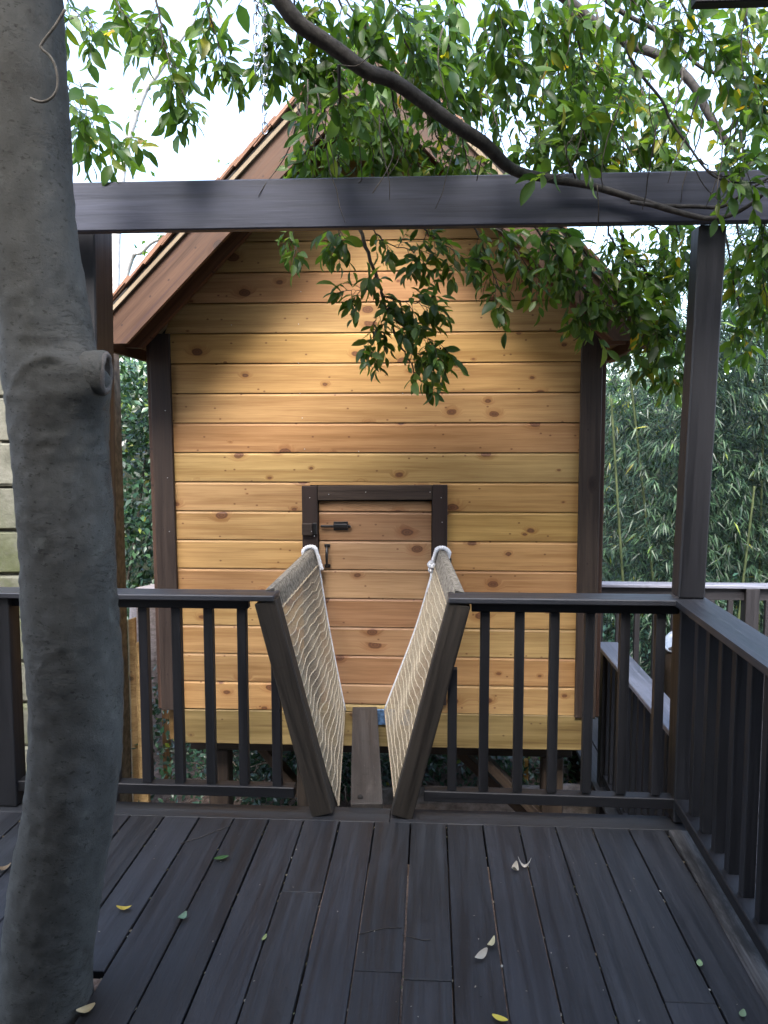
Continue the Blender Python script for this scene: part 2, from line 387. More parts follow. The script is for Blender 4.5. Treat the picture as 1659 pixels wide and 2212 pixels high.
# ------------------------------------------------------------------ railings
def baluster(x, y, z0, z1, parent, up=(0, 1, 0), w=.038, tint=None, mat=RAILW):
    return timber('baluster', (x, y, z0), (x, y, z1), w, w, mat, parent, up=up, bev=.002, tint=tint or shade(1, .12))
CZ = .912
railL = empty('deck_railing', (-1.2, 3.235, 0), 'dark front deck railing between the big tree trunk and the rope bridge', 'railing', 'front deck railings')
timber('rail_cap', (-2.5, 3.237, CZ), (-.63, 3.237, CZ), .135, .024, CAPW, railL, bev=.004)
timber('sub_rail', (-2.5, 3.24, .879), (-.745, 3.24, .879), .04, .042, RAILW, railL)
timber('bottom_rail', (-2.5, 3.235, .085), (-.56, 3.235, .085), .06, .045, RAILW, railL)
timber('newel_post', (-1.79, 3.235, 0.003), (-1.79, 3.235, .898), .09, .09, RAILW, railL, up=(0, 1, 0))
for x in (-2.28, -2.13, -1.98, -1.60, -1.46, -1.33, -1.19, -1.05, -.915, -.775, -.635):
    top = .859 if x < -.7 else .70
    baluster(x, 3.238, .107, top, railL)
railR = empty('deck_railing', (.55, 3.235, 0), 'dark front deck railing between the rope bridge and the tall corner post', 'railing', 'front deck railings')
timber('rail_cap', (.075, 3.237, CZ), (.985, 3.237, CZ), .135, .024, CAPW, railR, bev=.004)
timber('sub_rail', (.17, 3.24, .879), (.99, 3.24, .879), .04, .042, RAILW, railR)
timber('bottom_rail', (-.02, 3.235, .085), (1.0, 3.235, .078), .06, .045, RAILW, railR)
for x in (.095, .225, .365, .505, .645, .785, .925):
    baluster(x, 3.238, .107, .859 if x > .12 else .62, railR)
# right-hand side railing, running towards the viewer
sx = lambda y: 1.035 - (3.237 - y) * .031
railS = empty('deck_railing', (1.0, 2.2, 0), 'dark side deck railing with wide cap running along the right deck edge', 'railing')
prism('rail_cap', [(0, -.067), (3.6, -.067), (3.6, .067), (.09, .067)], .024, (sx(3.237) , 3.30, CZ - .001), (-.031, -1, 0), (-1, .031, 0), CAPW, railS)
timber('sub_rail', (sx(3.17), 3.17, .879), (sx(-.4), -.4, .879), .04, .042, RAILW, railS)
timber('bottom_rail', (sx(3.19), 3.19, .085), (sx(-.4), -.4, .085), .085, .045, RAILW, railS)
y = 3.06
while y > -.4:
    baluster(sx(y), y, .107, .859, railS); y -= .139
timber('corner_post', (1.045, 3.25, .003), (1.045, 3.25, .899), .105, .105, RAILW, railS, up=(0, 1, 0), bev=.005)
# pergola
perg = empty('pergola_post', (1.04, 3.25, .9), 'tall dark square post standing on the right railing corner', 'post')
timber('post_shaft', (1.036, 3.255, .925), (1.062, 3.235, 2.362), .103, .10, RAILW, perg, up=(0, 1, 0), bev=.006, tint=(1.25, 1.2, 1.2))
pl = empty('pergola_post', (-1.45, 3.40, 0), 'tall dark post half hidden behind the big tree trunk', 'post')
timber('post_shaft', (-1.475, 3.415, -.2), (-1.432, 3.415, 2.54), .19, .10, RAILW, pl, up=(1, 0, 0), bev=.006, tint=(1.25, 1.25, 1.3))
bm_ = empty('pergola_beam', (0, 3.2, 2.36), 'dark horizontal pergola beam crossing in front of the wooden house', 'beam')
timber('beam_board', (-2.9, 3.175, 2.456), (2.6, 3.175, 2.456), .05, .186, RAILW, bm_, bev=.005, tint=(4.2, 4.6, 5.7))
raf = empty('pergola_rafter', (1.2, 2.6, 3.0), 'dark rafter end poking into the top right corner of the picture', 'rafter')
a = P(1497, 2, 2.6); b = a + Vector((1.6, .05, .02))
timber('rafter_board', a + Vector((0, 0, .055)), b + Vector((0, 0, .055)), .045, .14, RAILW, raf, tint=(.9, .9, .95))

# ------------------------------------------------------------------ house
HX, WL, WR, WY = -.315, -1.54, .91, 4.4
PKX, PKZ = -.316, 3.416                 # barge board top at the peak
house = empty('playhouse', (HX, 4.4, -.2), 'small cedar clad playhouse on stilts with steep gable roof and low door', 'playhouse')
def half(z): return PKZ - .06 - z + .02 # half width under the roof at height z
wall = mesh_obj('sheathing', *(lambda p: ([(x, y, z) for y in (4.428, 4.46) for x, z in p], [(0, 1, 2, 3, 4), (9, 8, 7, 6, 5)] + [(i, i + 5, (i + 1) % 5 + 5, (i + 1) % 5) for i in range(5)]))([(WL + .02, .02), (WR - .02, .02), (WR - .02, 2.10), (PKX, 3.31), (WL + .02, 2.10)]), DARKM, house)
def siding(name, xb0, xb1, xt0, xt1, z0, mat, parent, y=WY, h=.162, tint=None, chamf=True):
    prof = [(0, .0015), (0, h - .016), (.009, h - .0015), (.022, h - .0015), (.022, .0015)]
    if not chamf: prof = [(0, .0015), (0, h - .0015), (.001, h - .0012), (.022, h - .0012), (.022, .0015)]
    cx = (xb0 + xb1) / 2; v = []
    for e in (0, 1):
        for py, pz in prof:
            t = pz / h; x = (xb0 + (xt0 - xb0) * t) if e == 0 else (xb1 + (xt1 - xb1) * t)
            v.append((x - cx, py, pz - h / 2))
    f = [(0, 1, 2, 3, 4), (9, 8, 7, 6, 5)] + [(i, i + 5, (i + 1) % 5 + 5, (i + 1) % 5) for i in range(5)]
    o = mesh_obj(name, v, [q[::-1] for q in f], mat, parent, Matrix.Translation((cx, y, z0 + h / 2)))
    o.color = (*(tint or (1, 1, 1)), 1); return o
HON = [(1.0, .985, .95), (1.05, 1.0, .92), (.90, .82, .80), (.96, .93, .90), (1.10, 1.03, .82), (.92, .87, .84)]
rows = {0: 3, 1: 2, 2: 3, 3: 0, 4: 5, 5: 1, 6: 1, 7: 3, 8: 0, 9: 2, 10: 3, 11: 1, 12: 4, 13: 0, 14: 5, 15: 3, 16: 2, 17: 3, 18: 5, 19: 0, 20: 3}
Z0, HB = .026, .162
IL, IR = WL + .112, WR - .112
for k in range(21):
    z = Z0 + k * HB; zt = z + HB
    tint = tuple(c * rng.uniform(.94, 1.06) for c in HON[rows[k]])
    hb, ht = half(z), half(zt)
    a0, a1 = max(IL - .03, PKX - hb), min(IR + .03, PKX + hb)
    b0, b1 = max(IL - .03, PKX - ht), min(IR + .03, PKX + ht)
    if b1 - b0 < .03: continue
    if k == 5: tint = (1.04, 1.02, .92)
    if zt < 1.35:
        siding('siding_board', a0, -.665, a0, -.665, z, CEDAR, house, tint=tint)
        t2 = tuple(c * rng.uniform(.95, 1.05) for c in (HON[4] if k in (6, 7) else HON[rows[k]]))
        siding('siding_board', .055, a1, .055, a1, z, CEDAR, house, tint=t2)
    else:
        siding('siding_board', a0, a1, b0, b1, z, CEDAR, house, tint=tint)
siding('siding_board', -.664, .054, -.664, .054, 1.3035, CEDAR, house, h=.018, tint=HON[1], chamf=False)
# side and back walls
for k in range(13):
    z = Z0 + k * HB + HB / 2
    for x, s in ((WL + .012, -1), (WR - .012, 1)):
        timber('siding_board', (x, 4.47, z), (x, 6.4, z), .022, HB - .004, CEDAR, house, bev=.002, tint=HON[k % 6])
    timber('siding_board', (WL + .03, 6.42, z), (WR - .03, 6.42, z), .022, HB - .004, CEDAR, house, bev=.002, tint=HON[(k + 2) % 6])
# corner boards (front face and the return on each side)
for xo, xi, s in ((WL, IL, -1), (WR, IR, 1)):
    x0, x1 = min(xo, xi), max(xo, xi)
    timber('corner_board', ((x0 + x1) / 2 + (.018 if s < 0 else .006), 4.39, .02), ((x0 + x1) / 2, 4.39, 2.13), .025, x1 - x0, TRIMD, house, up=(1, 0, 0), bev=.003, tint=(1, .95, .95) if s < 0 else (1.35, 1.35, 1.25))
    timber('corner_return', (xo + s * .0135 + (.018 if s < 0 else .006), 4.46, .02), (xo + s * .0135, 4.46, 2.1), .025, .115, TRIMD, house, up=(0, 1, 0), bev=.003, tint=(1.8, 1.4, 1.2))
# skirt beam and floor frame
timber('skirt_beam', (WL + .085, 4.415, -.079), (WR - .055, 4.415, -.073), .04, .196, SKIRT, house, bev=.004)
timber('side_skirt', (WL + .06, 4.36 + .08, -.082), (WL + .06, 6.4, -.082), .04, .19, SKIRT, house, bev=.004, tint=(.6, .5, .42))
timber('side_skirt', (WR - .03, 4.44, -.082), (WR - .03, 6.4, -.082), .04, .19, SKIRT, house, bev=.004, tint=(.8, .75, .6))
mesh_obj('floor', [(x, y, z) for z in (-.0, -.03) for x, y in ((WL + .09, 4.45), (WR - .06, 4.45), (WR - .06, 6.4), (WL + .09, 6.4))], [(0, 1, 2, 3), (7, 6, 5, 4), (0, 4, 5, 1), (1, 5, 6, 2), (2, 6, 7, 3), (3, 7, 4, 0)], PLY, house)
for y in (4.62, 6.1): timber('girder', (WL + .12, y, -.235), (WR - .08, y, -.235), .09, .10, SUPP, house)
for x in (-1.25, .72):
    for y in (4.62, 6.1): timber('stilt', (x, y, -1.2), (x, y, -.287), .12, .12, SUPP, house, up=(0, 1, 0), bev=.006, tint=(1.3, 1.2, 1.1))
timber('stilt', (-.72, 4.62, -1.2), (-.72, 4.62, -.287), .12, .12, SUPP, house, up=(0, 1, 0), bev=.006)
for p0, p1 in (((-1.05, 4.70, -.26), (-.72, 4.70, -.66)), ((.14, 4.70, -.27), (.62, 4.70, -.72)), ((.30, 4.55, -.27), (.74, 4.62, -.75)), ((.10, 5.3, -.3), (-.25, 5.3, -.9))):
    timber('brace', p0, p1, .05, .10, SUPP, house, up=(0, 1, 0), tint=(1.5, 1.35, 1.2))
timber('yellow_post', P(1136, 1640, 5.9), P(1136, 1745, 5.9), .03, .05, TAN, house, up=(0, 1, 0), tint=(1.3, 1.0, .45))
for x in (-1.2, -.3, .5): timber('floor_joist', (x, 4.47, -.09), (x, 6.38, -.09), .04, .17, SUPP, house)
# roof: barge boards, ply, felt, shingles
s2 = math.sqrt(.5)
RS = (1.026 - PKX) / s2                  # slope length
roof = empty('roof', (PKX, 4.1, 2.2)); roof.parent = house; roof.matrix_parent_inverse = WM[house.name].inverted()
for sgn in (-1, 1):
    al = Vector((sgn * s2, 0, -s2)); dn = Vector((-sgn * s2, 0, -s2))
    pk = Vector((PKX, 0, PKZ))
    poly = [(0.002, 0), (RS, 0), (RS + .035, .035), (RS - .08, .15), (.152, .15)]
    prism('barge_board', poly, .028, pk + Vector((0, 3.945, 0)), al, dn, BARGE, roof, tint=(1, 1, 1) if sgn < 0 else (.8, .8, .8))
    # shadow board behind the barge, and lookouts under the ply
    poly = [(0.02, .002), (RS - .01, .002), (RS + .01, .025), (RS - .05, .09), (.1, .09)]
    for yy in (4.33, 5.0, 5.7, 6.38): prism('rafter', poly, .04, pk + Vector((0, yy, 0)), al, dn, BARGE, roof, tint=(1.6, 1.5, 1.3))
    for (n0, n1, nm, mt, e) in ((-.018, 0, 'roof_sheathing', PLY, .02), (-.031, -.018, 'roof_felt', DARKM, .012)):
        o0 = pk + dn * ((n0 + n1) / 2) + Vector((0, 3.935 - e * .6, 0)); L = RS + .06
        c = o0 + al * (L / 2) + Vector((0, 1.285, 0))
        M = Matrix((al, Vector((0, 1, 0)) * 1, al.cross(Vector((0, 1, 0))))).transposed().to_4x4(); M.translation = c
        link(bpy.data.objects.new(nm, box_mesh(L, 2.57 + e, abs(n1 - n0) - .001, 0, mt)), M, roof)
    timber('eave_fascia', (PKX + sgn * (RS * s2 + .012), 3.962, PKZ - RS * s2 - .034), (PKX + sgn * (RS * s2 + .012), 6.45, PKZ - RS * s2 - .034), .022, .062, BARGE, roof, tint=(.9, .85, .8))
    # shingles
    rest_v, rest_f = [], []
    EXPO = .128; nc = int((RS + .1) / EXPO)
    for c_ in range(nc + 1):
        s1 = RS + .095 - c_ * EXPO; y = 3.905; q = 0
        up_n = -dn
        while y < 6.5:
            wd = rng.uniform(.10, .19); ln = .30
            if s1 - ln < .0: ln = max(.06, s1 - .0)
            x = al; nrm = (up_n + al * .055).normalized(); xx = (al - nrm * al.dot(nrm)).normalized()
            ctr = pk + al * (s1 + rng.uniform(-.006, .006) - ln / 2) + up_n * (.031 + .017 + rng.uniform(0, .003)) + Vector((0, y + wd / 2 + (rng.uniform(-.012, .012) if q == 0 else 0), 0))
            if q < 9:
                yy_ = nrm.cross(xx); M = Matrix((xx, yy_, nrm)).transposed().to_4x4(); M.translation = ctr
                o = link(bpy.data.objects.new('shingle', box_mesh(round(ln, 2), round(wd - .006, 2), .011, 0, SHING)), M, roof); o.color = (*shade(1, .25), 1)
            else:
                yv = nrm.cross(xx); k0 = len(rest_v)
                for a in (-1, 1):
                    for b in (-1, 1):
                        for d in (-1, 1): rest_v.append(tuple(ctr + xx * (a * ln / 2) + yv * (b * (wd - .006) / 2) + nrm * (d * .0055)))
                rest_f += [tuple(k0 + i for i in q_) for q_ in ((0, 1, 3, 2), (4, 6, 7, 5), (0, 4, 5, 1), (2, 3, 7, 6), (0, 2, 6, 4), (1, 5, 7, 3))]
            y += wd; q += 1
    tag(mesh_obj('shingles', rest_v, rest_f, SHING, roof), kind='stuff')
timber('ridge_cap', (PKX - .045, 3.90, PKZ + .025), (PKX - .045, 6.5, PKZ + .025), .13, .012, SHING, roof, up=(-.7, 0, .7))
timber('ridge_cap', (PKX + .045, 3.90, PKZ + .028), (PKX + .045, 6.5, PKZ + .028), .13, .012, SHING, roof, up=(.7, 0, .7))
# door
door = empty('door', (-.305, 4.4, .07)); door.parent = house; door.matrix_parent_inverse = WM[house.name].inverted()
DT = [(1.0, .95, .95), (.86, .74, .69), (.95, .88, .85), (.86, .74, .70), (1.0, .97, .95), (1.05, 1.0, .98), (.80, .70, .66), (.92, .82, .78)]
for k in range(8):
    z = Z0 + k * HB; h = HB
    if k == 7: h = 1.216 - z
    if k == 0: z += .045; h -= .045
    siding('door_board', -.614, .007, -.614, .007, z, DOORW, door, y=4.399, h=h, tint=DT[k])
siding('door_sill', -.62, .012, -.62, .012, Z0, SKIRT, house, y=4.397, h=.043, tint=(1.3, 1.3, 1.3))
timber('door_jamb', (-.655, 4.385, .08), (-.662, 4.385, 1.301), .03, .086, TRIMD, house, up=(1, 0, 0), tint=(.9, .8, .85))
timber('door_jamb', (.054, 4.385, .08), (.053, 4.385, 1.309), .03, .082, TRIMD, house, up=(1, 0, 0), tint=(.9, .8, .85))
timber('door_header', (-.617, 4.386, 1.261), (.0105, 4.386, 1.267), .026, .08, TRIMD, house, tint=(1.5, 1.5, 1.45))
def boxpart(name, c, s, mat, parent, bev=.002):
    M = Matrix.Translation(Vector(c)); return link(bpy.data.objects.new(name, box_mesh(*s, bev, mat)), M, parent)
bolt = boxpart('bolt_latch', (-.492, 4.391, 1.079), (.080, .010, .048), IRON, door)
boxpart('bolt_barrel', (-.492, 4.383, 1.079), (.082, .014, .026), IRON, bolt, .005)
boxpart('bolt_rod', (-.567, 4.383, 1.077), (.075, .012, .014), IRON, bolt, .004)
boxpart('bolt_knob', (-.444, 4.384, 1.077), (.018, .012, .018), IRON, bolt, .005)
boxpart('latch_block', (-.672, 4.355, 1.063), (.058, .032, .066), TRIMD, house, .004)
boxpart('latch_keeper', (-.632, 4.366, 1.066), (.024, .02, .062), IRON, house, .003)
hx = P(707, 1200, 4.39)
handle = boxpart('door_handle', (hx.x, 4.394, hx.z + .055), (.032, .008, .018), IRON, door)
boxpart('handle_plate', (hx.x, 4.394, hx.z - .058), (.032, .008, .020), IRON, handle)
t = TB(); t.tube([(hx.x, 4.389, hx.z + .055), (hx.x, 4.372, hx.z + .045), (hx.x, 4.361, hx.z + .02), (hx.x, 4.359, hx.z), (hx.x, 4.361, hx.z - .025), (hx.x, 4.372, hx.z - .048), (hx.x, 4.389, hx.z - .058)], [.006, .006, .0075, .009, .0075, .006, .006], 8); t.build('grip', IRON, handle)
def nail(x, y, Y):
    p = P(x, y, Y); tb = TB(); tb.tube([(p.x, Y - .003, p.z), (p.x, Y + .004, p.z)], .0024, 8); tb.build('nail', NAIL, house)
for x, y in ((669, 1075), (710, 1068), (790, 1063), (929, 1063), (953, 1075), (955, 1128), (673, 1148), (679, 1158)): nail(x, y, 4.369 if y < 1140 else 4.337)
for x, y in ((357, 887), (362, 1032), (366, 1148), (1283, 1300)): nail(x, y, 4.376)
for x, y in ((645, 785), (500, 702), (645, 700), (648, 850), (653, 903), (658, 970), (650, 630), (775, 975), (870, 850)): nail(x, y, 4.399)
timber('joist_hanger', (-.415, 4.386, .002), (-.105, 4.386, .002), .012, .09, BLUEM, house, up=(0, 0, 1))

# ------------------------------------------------------------------ rope bridge
br = empty('rope_bridge', (-.28, 3.25, 0), 'narrow plank footbridge with beige net sides leaning out in a V', 'footbridge')
# plank
def ptop(a): return Vector(a)
pa, pb = PZ(791, 1742, .018), P(788, 1526, 4.365)
timber('walk_plank', (pa.x, 3.275, -.002), (pb.x, 4.365, pb.z - .02), .137, .038, PLANKW, br, bev=.004)
mesh_k = TB(); mesh_k.tube([PZ(778, 1722, .024), PZ(778, 1722, .026)], .012, 10); mesh_k.build('plank_knot', DARKM, br)
def lean(x0, x1, nm):
    return timber(nm, (x0, 3.222, .003), (x1, 3.222, .898), .09, .088, VPOST, br, up=(0, 1, 0), bev=.004)
lean(-.438, -.667, 'lean_post'); lean(-.112, .120, 'lean_post')
def net_side(s):
    # s = -1 left, +1 right. top rail from the post top to the wall
    if s < 0: n0, f0 = Vector((-.655, 3.27, .888)), Vector((-.648, 4.368, .905))
    else: n0, f0 = Vector((.112, 3.27, .888)), Vector((.057, 4.368, .905))
    lx = Vector((s * math.sin(R(15)), 0, math.cos(R(15))))
    rail = timber('net_rail', n0, f0, .036, .086, WEATH if False else PLANKW, br, up=lx, bev=.003)
    nx = lx.cross((f0 - n0).normalized()) * (1 if s < 0 else -1)      # inward normal
    if nx.x * s > 0: nx = -nx
    wr = TB(); d = f0 - n0; L = d.length; dh = d.normalized(); a = 0.0
    while a < L:
        c = n0 + dh * a; k = dh * rng.uniform(-.006, .006); r_ = .0021
        pts = [c - nx * .0205 - lx * .046, c - nx * .0205 + lx * .043, c - nx * .016 + lx * .0465, c + nx * .016 + lx * .0465 + k * .3, c + nx * .0205 + lx * .043 + k * .4, c + nx * .0205 + k, c + nx * .0215 - lx * .048 + k * .6]
        wr.tube(pts, r_, 4, cap=False); a += .0135 * rng.uniform(.7, 1.3)
    tag(wr.build('net_wrapping', NETW, br), kind='stuff')
    # net sheets: from the rail down to the plank
    b0 = Vector((pa.x + s * .122, 3.285, -.002)); b1 = Vector((pb.x + s * .112, 4.362, pb.z - .02))
    t0 = n0 + nx * .022 - lx * .045; t1 = f0 + nx * .022 - lx * .045
    def S(u, v, off=0):
        p = t0.lerp(t1, u).lerp(b0.lerp(b1, u), v); bulge = math.sin(math.pi * min(1, max(0, v)))
        wv = .007 * math.sin(6 * u + 2 * v + s) + .004 * math.sin(15 * u - 4 * v)
        return p + Vector((s * (.008 * bulge + wv * bulge + off), 0, -.012 * bulge * math.sin(math.pi * u)))
    tb = TB(); nu, nv = 64, 20
    for i in range(nu + 1):
        u = i / nu; tb.tube([S(u, v_ / 14) for v_ in range(15)], .00155, 3, cap=False)
    tag(tb.build('net_strands', NETM, br), kind='stuff')
    tb = TB()
    step = [0.0]
    for i in range(74): step.append(step[-1] + rng.choice((0, 0, .006, .012, -.009, -.004)) * .3)
    for j in range(1, nv):
        v0 = j / nv; sh = [step[i] + .003 * math.sin(j * 1.3 + i * .3) for i in range(75)]
        sh = [x - (sh[0] + (sh[-1] - sh[0]) * i / 74) for i, x in enumerate(sh)]
        tb.tube([S(i / 74, v0 + sh[i] * 1.2 + rng.uniform(-.0012, .0012), -s * s * .002) for i in range(75)], .0023, 4, cap=False)
    tag(tb.build('net_cords', NETC, br), kind='stuff')
    tb = TB(); tb.tube([S(u / 10, 1.0) for u in range(11)], .004, 5); tb.build('bottom_cord', NETM, br)
    # white edge rope
    tb = TB(); tb.tube([S(.995, v / 20) + Vector((-s * .004, -.004, 0)) for v in range(21)], .0045, 6); tb.build('edge_rope', ROPE, br)
    tb = TB(); tb.tube([S(i / 40, 0) + Vector((-s * .003, 0, .004 * math.sin(i * 2.1))) for i in range(41)], .004, 5, jit=.25); tb.build('seam_cord', NETM, br)
    # white twisted rope looped over the rail end
    c = f0 - dh * .028; loop = []
    for i in range(22):
        an = math.pi * i / 21
        loop.append(c + nx * (.036 * math.cos(an)) + lx * (.040 + .024 * math.sin(an)))
    ends_in = [c + nx * (.038) + lx * q for q in ((-.075, -.04, 0) if s < 0 else (-.03, 0))]
    ends_out = [c - nx * .036 + lx * q for q in (0, -.05)]
    path = ends_in + loop + ends_out
    def twist(path, rad, name):
        q = spline([tuple(p) for p in path], 5); tb = TB()
        pts = [Vector(p) for p in q]; acc = 0
        for st in range(3):
            acc = 0; o = []
            for i, p in enumerate(pts):
                tt = (pts[min(i + 1, len(pts) - 1)] - pts[max(i - 1, 0)]).normalized()
                if i: acc += (p - pts[i - 1]).length
                A = tt.cross(Vector((0, 1, .2))).normalized(); B = tt.cross(A)
                an = acc / .034 * 2 * math.pi + st * 2 * math.pi / 3
                o.append(p + (A * math.cos(an) + B * math.sin(an)) * rad * .52)
            tb.tube(o, rad * .58, 6)
        return tb.build(name, ROPE, br)
    twist(path, .0115, 'white_rope')
    if s > 0:
        k = c + nx * .040 + lx * -.045
        twist([k + Vector((0, 0, .02)), k + Vector((-.012, -.01, .004)), k + Vector((.008, -.018, -.004)), k + Vector((.012, 0, .008)), k + Vector((-.006, -.008, -.02)), k + Vector((0, 0, -.035))], .0125, 'rope_knot')
        twist([k + Vector((0, 0, -.02)), k + Vector((.002, -.004, -.07)), k + Vector((-.008, -.006, -.11)), k + Vector((-.018, -.01, -.15))], .010, 'rope_tail')
        boxpart('rail_bracket', (f0.x + .045, 4.36, f0.z - .01), (.03, .03, .03), IRON, br)
net_side(-1); net_side(1)

# ------------------------------------------------------------------ lower railings on the right, tub
lowr = empty('lower_railing', (1.11, 4.2, -.6), 'lower pale capped railing running back beside the playhouse, seen through the balusters', 'railing')
timber('rail_cap', (1.11, 3.36, .278), (1.11, 5.02, .278), .138, .026, CAPW, lowr, bev=.004, tint=(4.6, 4.6, 4.8))  # sky reflection put into the cap's pale tint
timber('sub_rail', (1.11, 3.36, .238), (1.11, 5.0, .238), .04, .05, RAILW, lowr)
timber('bottom_rail', (1.11, 3.36, -.55), (1.11, 5.0, -.55), .06, .045, RAILW, lowr)
y = 3.42
while y < 5.0: baluster(1.11, y, -.527, .212, lowr); y += .125
timber('newel_post', (1.11, 4.96, -1.1), (1.11, 4.96, .262), .09, .09, RAILW, lowr, up=(0, 1, 0))
back = empty('far_railing', (2.2, 6.1, -.5), 'far brown railing with pale cap in front of the bamboo', 'railing')
timber('rail_cap', (1.15, 6.14, .456), (4.2, 6.14, .456), .14, .024, CAPW, back, bev=.004, tint=(6, 5.9, 6.1))  # pale tint stands in for sky light reflected off this cap
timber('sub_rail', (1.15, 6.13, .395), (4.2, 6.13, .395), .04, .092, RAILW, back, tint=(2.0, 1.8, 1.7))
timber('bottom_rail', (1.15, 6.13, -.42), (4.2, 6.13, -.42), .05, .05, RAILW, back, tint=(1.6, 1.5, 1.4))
x = 1.30
while x < 4.1:
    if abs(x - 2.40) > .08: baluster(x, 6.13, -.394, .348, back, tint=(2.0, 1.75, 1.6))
    x += .138
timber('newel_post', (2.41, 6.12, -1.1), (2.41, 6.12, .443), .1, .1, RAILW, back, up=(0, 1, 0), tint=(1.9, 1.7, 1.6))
# lower landing that those railings guard
land = empty('lower_landing', (2.2, 5.0, -.65), 'dark timber landing below the main deck on the right', 'landing')
x = 1.1
while x < 3.6:
    timber('deck_board', (x, 3.4, -.62), (x, 6.2, -.62), .137, .025, DECKW, land, tint=shade(1.2)); x += .145
for x, y in ((1.11, 6.0), (3.4, 3.5), (3.4, 6.0), (1.11, 3.5)): timber('support_post', (x, y, -1.2), (x, y, -.65), .1, .1, SUPP, land, up=(0, 1, 0))
def lathe(name, prof, c, mat, parent=None, n=28, M=None):
    v = []; f = []
    for r_, z in prof:
        for j in range(n): an = 2 * math.pi * j / n; v.append((r_ * math.cos(an), r_ * math.sin(an), z))
    for i in range(len(prof) - 1):
        for j in range(n): f.append((i * n + j, i * n + (j + 1) % n, (i + 1) * n + (j + 1) % n, (i + 1) * n + j))
    return mesh_obj(name, v, f, mat, parent, (M or Matrix()) if M else Matrix.Translation(Vector(c)), True)
tc_ = P(1474, 1384, 5.2)
tubo = lathe('garden_tub', [(.001, -.09), (.07, -.08), (.11, -.03), (.122, .0), (.125, .010), (.118, .014), (.10, -.02), (.06, -.065), (.001, -.075)], tc_, TUBM, M=Matrix.Translation(tc_) @ Matrix.Rotation(R(-28), 4, 'Y') @ Matrix.Rotation(R(18), 4, 'X'))
tag(tubo, 'pale rimmed round basin on a dark stand behind the right corner post', 'basin')
lathe('basin_stand', [(.001, -.04), (.10, -.06), (.11, -.2), (.09, -.5), (.10, tc_.z * -1 - .605)], tc_, SUPP, tubo)
# ------------------------------------------------------------------ stone wall, stumps, log
sw = empty('stone_wall', (-2.6, 4.7, -1), 'mossy wall of large pale stone blocks behind the tree trunk at the left edge', 'wall')
mesh_obj('wall_core', [(x, y, z) for z in (-1.1, 2.15) for x, y in ((-4.4, 4.635), (-1.93, 4.635), (-1.93, 4.95), (-4.4, 4.95))], [(0, 1, 5, 4), (1, 2, 6, 5), (2, 3, 7, 6), (3, 0, 4, 7), (4, 5, 6, 7), (0, 3, 2, 1)], MORTAR, sw)
z = -1.08; r_ = 0
while z < 2.1:
    hgt = .262; x = -4.4 + (r_ % 2) * .19
    while x < -1.95:
        wd = rng.uniform(.30, .46); x2 = min(x + wd, -1.90)
        if x2 - x > .08:
            bm = bmesh.new(); bmesh.ops.create_cube(bm, size=1); bmesh.ops.scale(bm, vec=(x2 - x - .012, .10, hgt - .012), verts=bm.verts)
            bmesh.ops.bevel(bm, geom=bm.edges[:], offset=.012, segments=1, affect='EDGES')
            for q in bm.verts: q.co += Vector((rng.uniform(-.006, .006), rng.uniform(-.007, .007), rng.uniform(-.006, .006)))
            me = bpy.data.meshes.new('stone_block'); bm.to_mesh(me); bm.free(); me.materials.append(STONE)
            link(bpy.data.objects.new('stone_block', me), Matrix.Translation(((x + x2) / 2, 4.64 + rng.uniform(-.012, .012), z + hgt / 2)), sw)
        x = x2 + .0
        if x2 >= -1.91: break
    z += hgt; r_ += 1
def rough_post(name, x, ytop, Y, r, label, cat, mat, tint=None, slant=.3, zb=-1.1, lean_=0):
    p = P(x, ytop, Y); v = []; f = []; n_ = 10; rings = 9; ph = [rng.uniform(.85, 1.15) for _ in range(n_)]
    for i in range(rings):
        t = i / (rings - 1); zz = zb + (p.z - zb) * t - p.z
        for j in range(n_):
            an = 2 * math.pi * j / n_; rr = r * ph[j] * (1 + rng.uniform(-.03, .03))
            v.append((rr * math.cos(an) + lean_ * (zz), rr * math.sin(an), zz + (rr * math.cos(an) * slant if i == rings - 1 else 0)))
    for i in range(rings - 1):
        for j in range(n_): f.append((i * n_ + j, i * n_ + (j + 1) % n_, (i + 1) * n_ + (j + 1) % n_, (i + 1) * n_ + j))
    f.append(tuple((rings - 1) * n_ + j for j in range(n_)))
    me_rot = Matrix.Translation(p)
    o = mesh_obj(name, v, f, mat, None, me_rot, False)
    if tint: o.color = (*tint, 1)
    return tag(o, label, cat)
rough_post('timber_stub', 285, 1336, 5.0, .03, 'thin notched tan timber stub behind the left railing', 'stub', TAN, (.9, .85, .75))
rough_post('timber_stub', 304, 1384, 4.95, .036, 'short thick tan timber stub with pale sawn top behind the left railing', 'stub', TAN, (1.0, .95, .8), .5)
rough_post('tree_stump', 330, 1268, 6.6, .19, 'grey weathered tree stump beside the left corner of the playhouse', 'stump', GREYW, (1.1, 1.1, 1.2), .15)
rough_post('fence_stake', 246, 936, 5.4, .018, 'thin weathered stake between the left pergola post and the shrub', 'stake', GREYW, (.8, .75, .7), .1)
sp0, sp1 = P(352, 1275, 5.6), P(349, 1090, 5.6)
o = timber('leaning_slab', (sp0.x, 5.6, -1.1), sp1, .02, .06, TAN, None, up=(1, 0, 0), tint=(.8, .62, .5)); tag(o, 'rough split slab leaning behind the left corner board of the playhouse', 'slab')
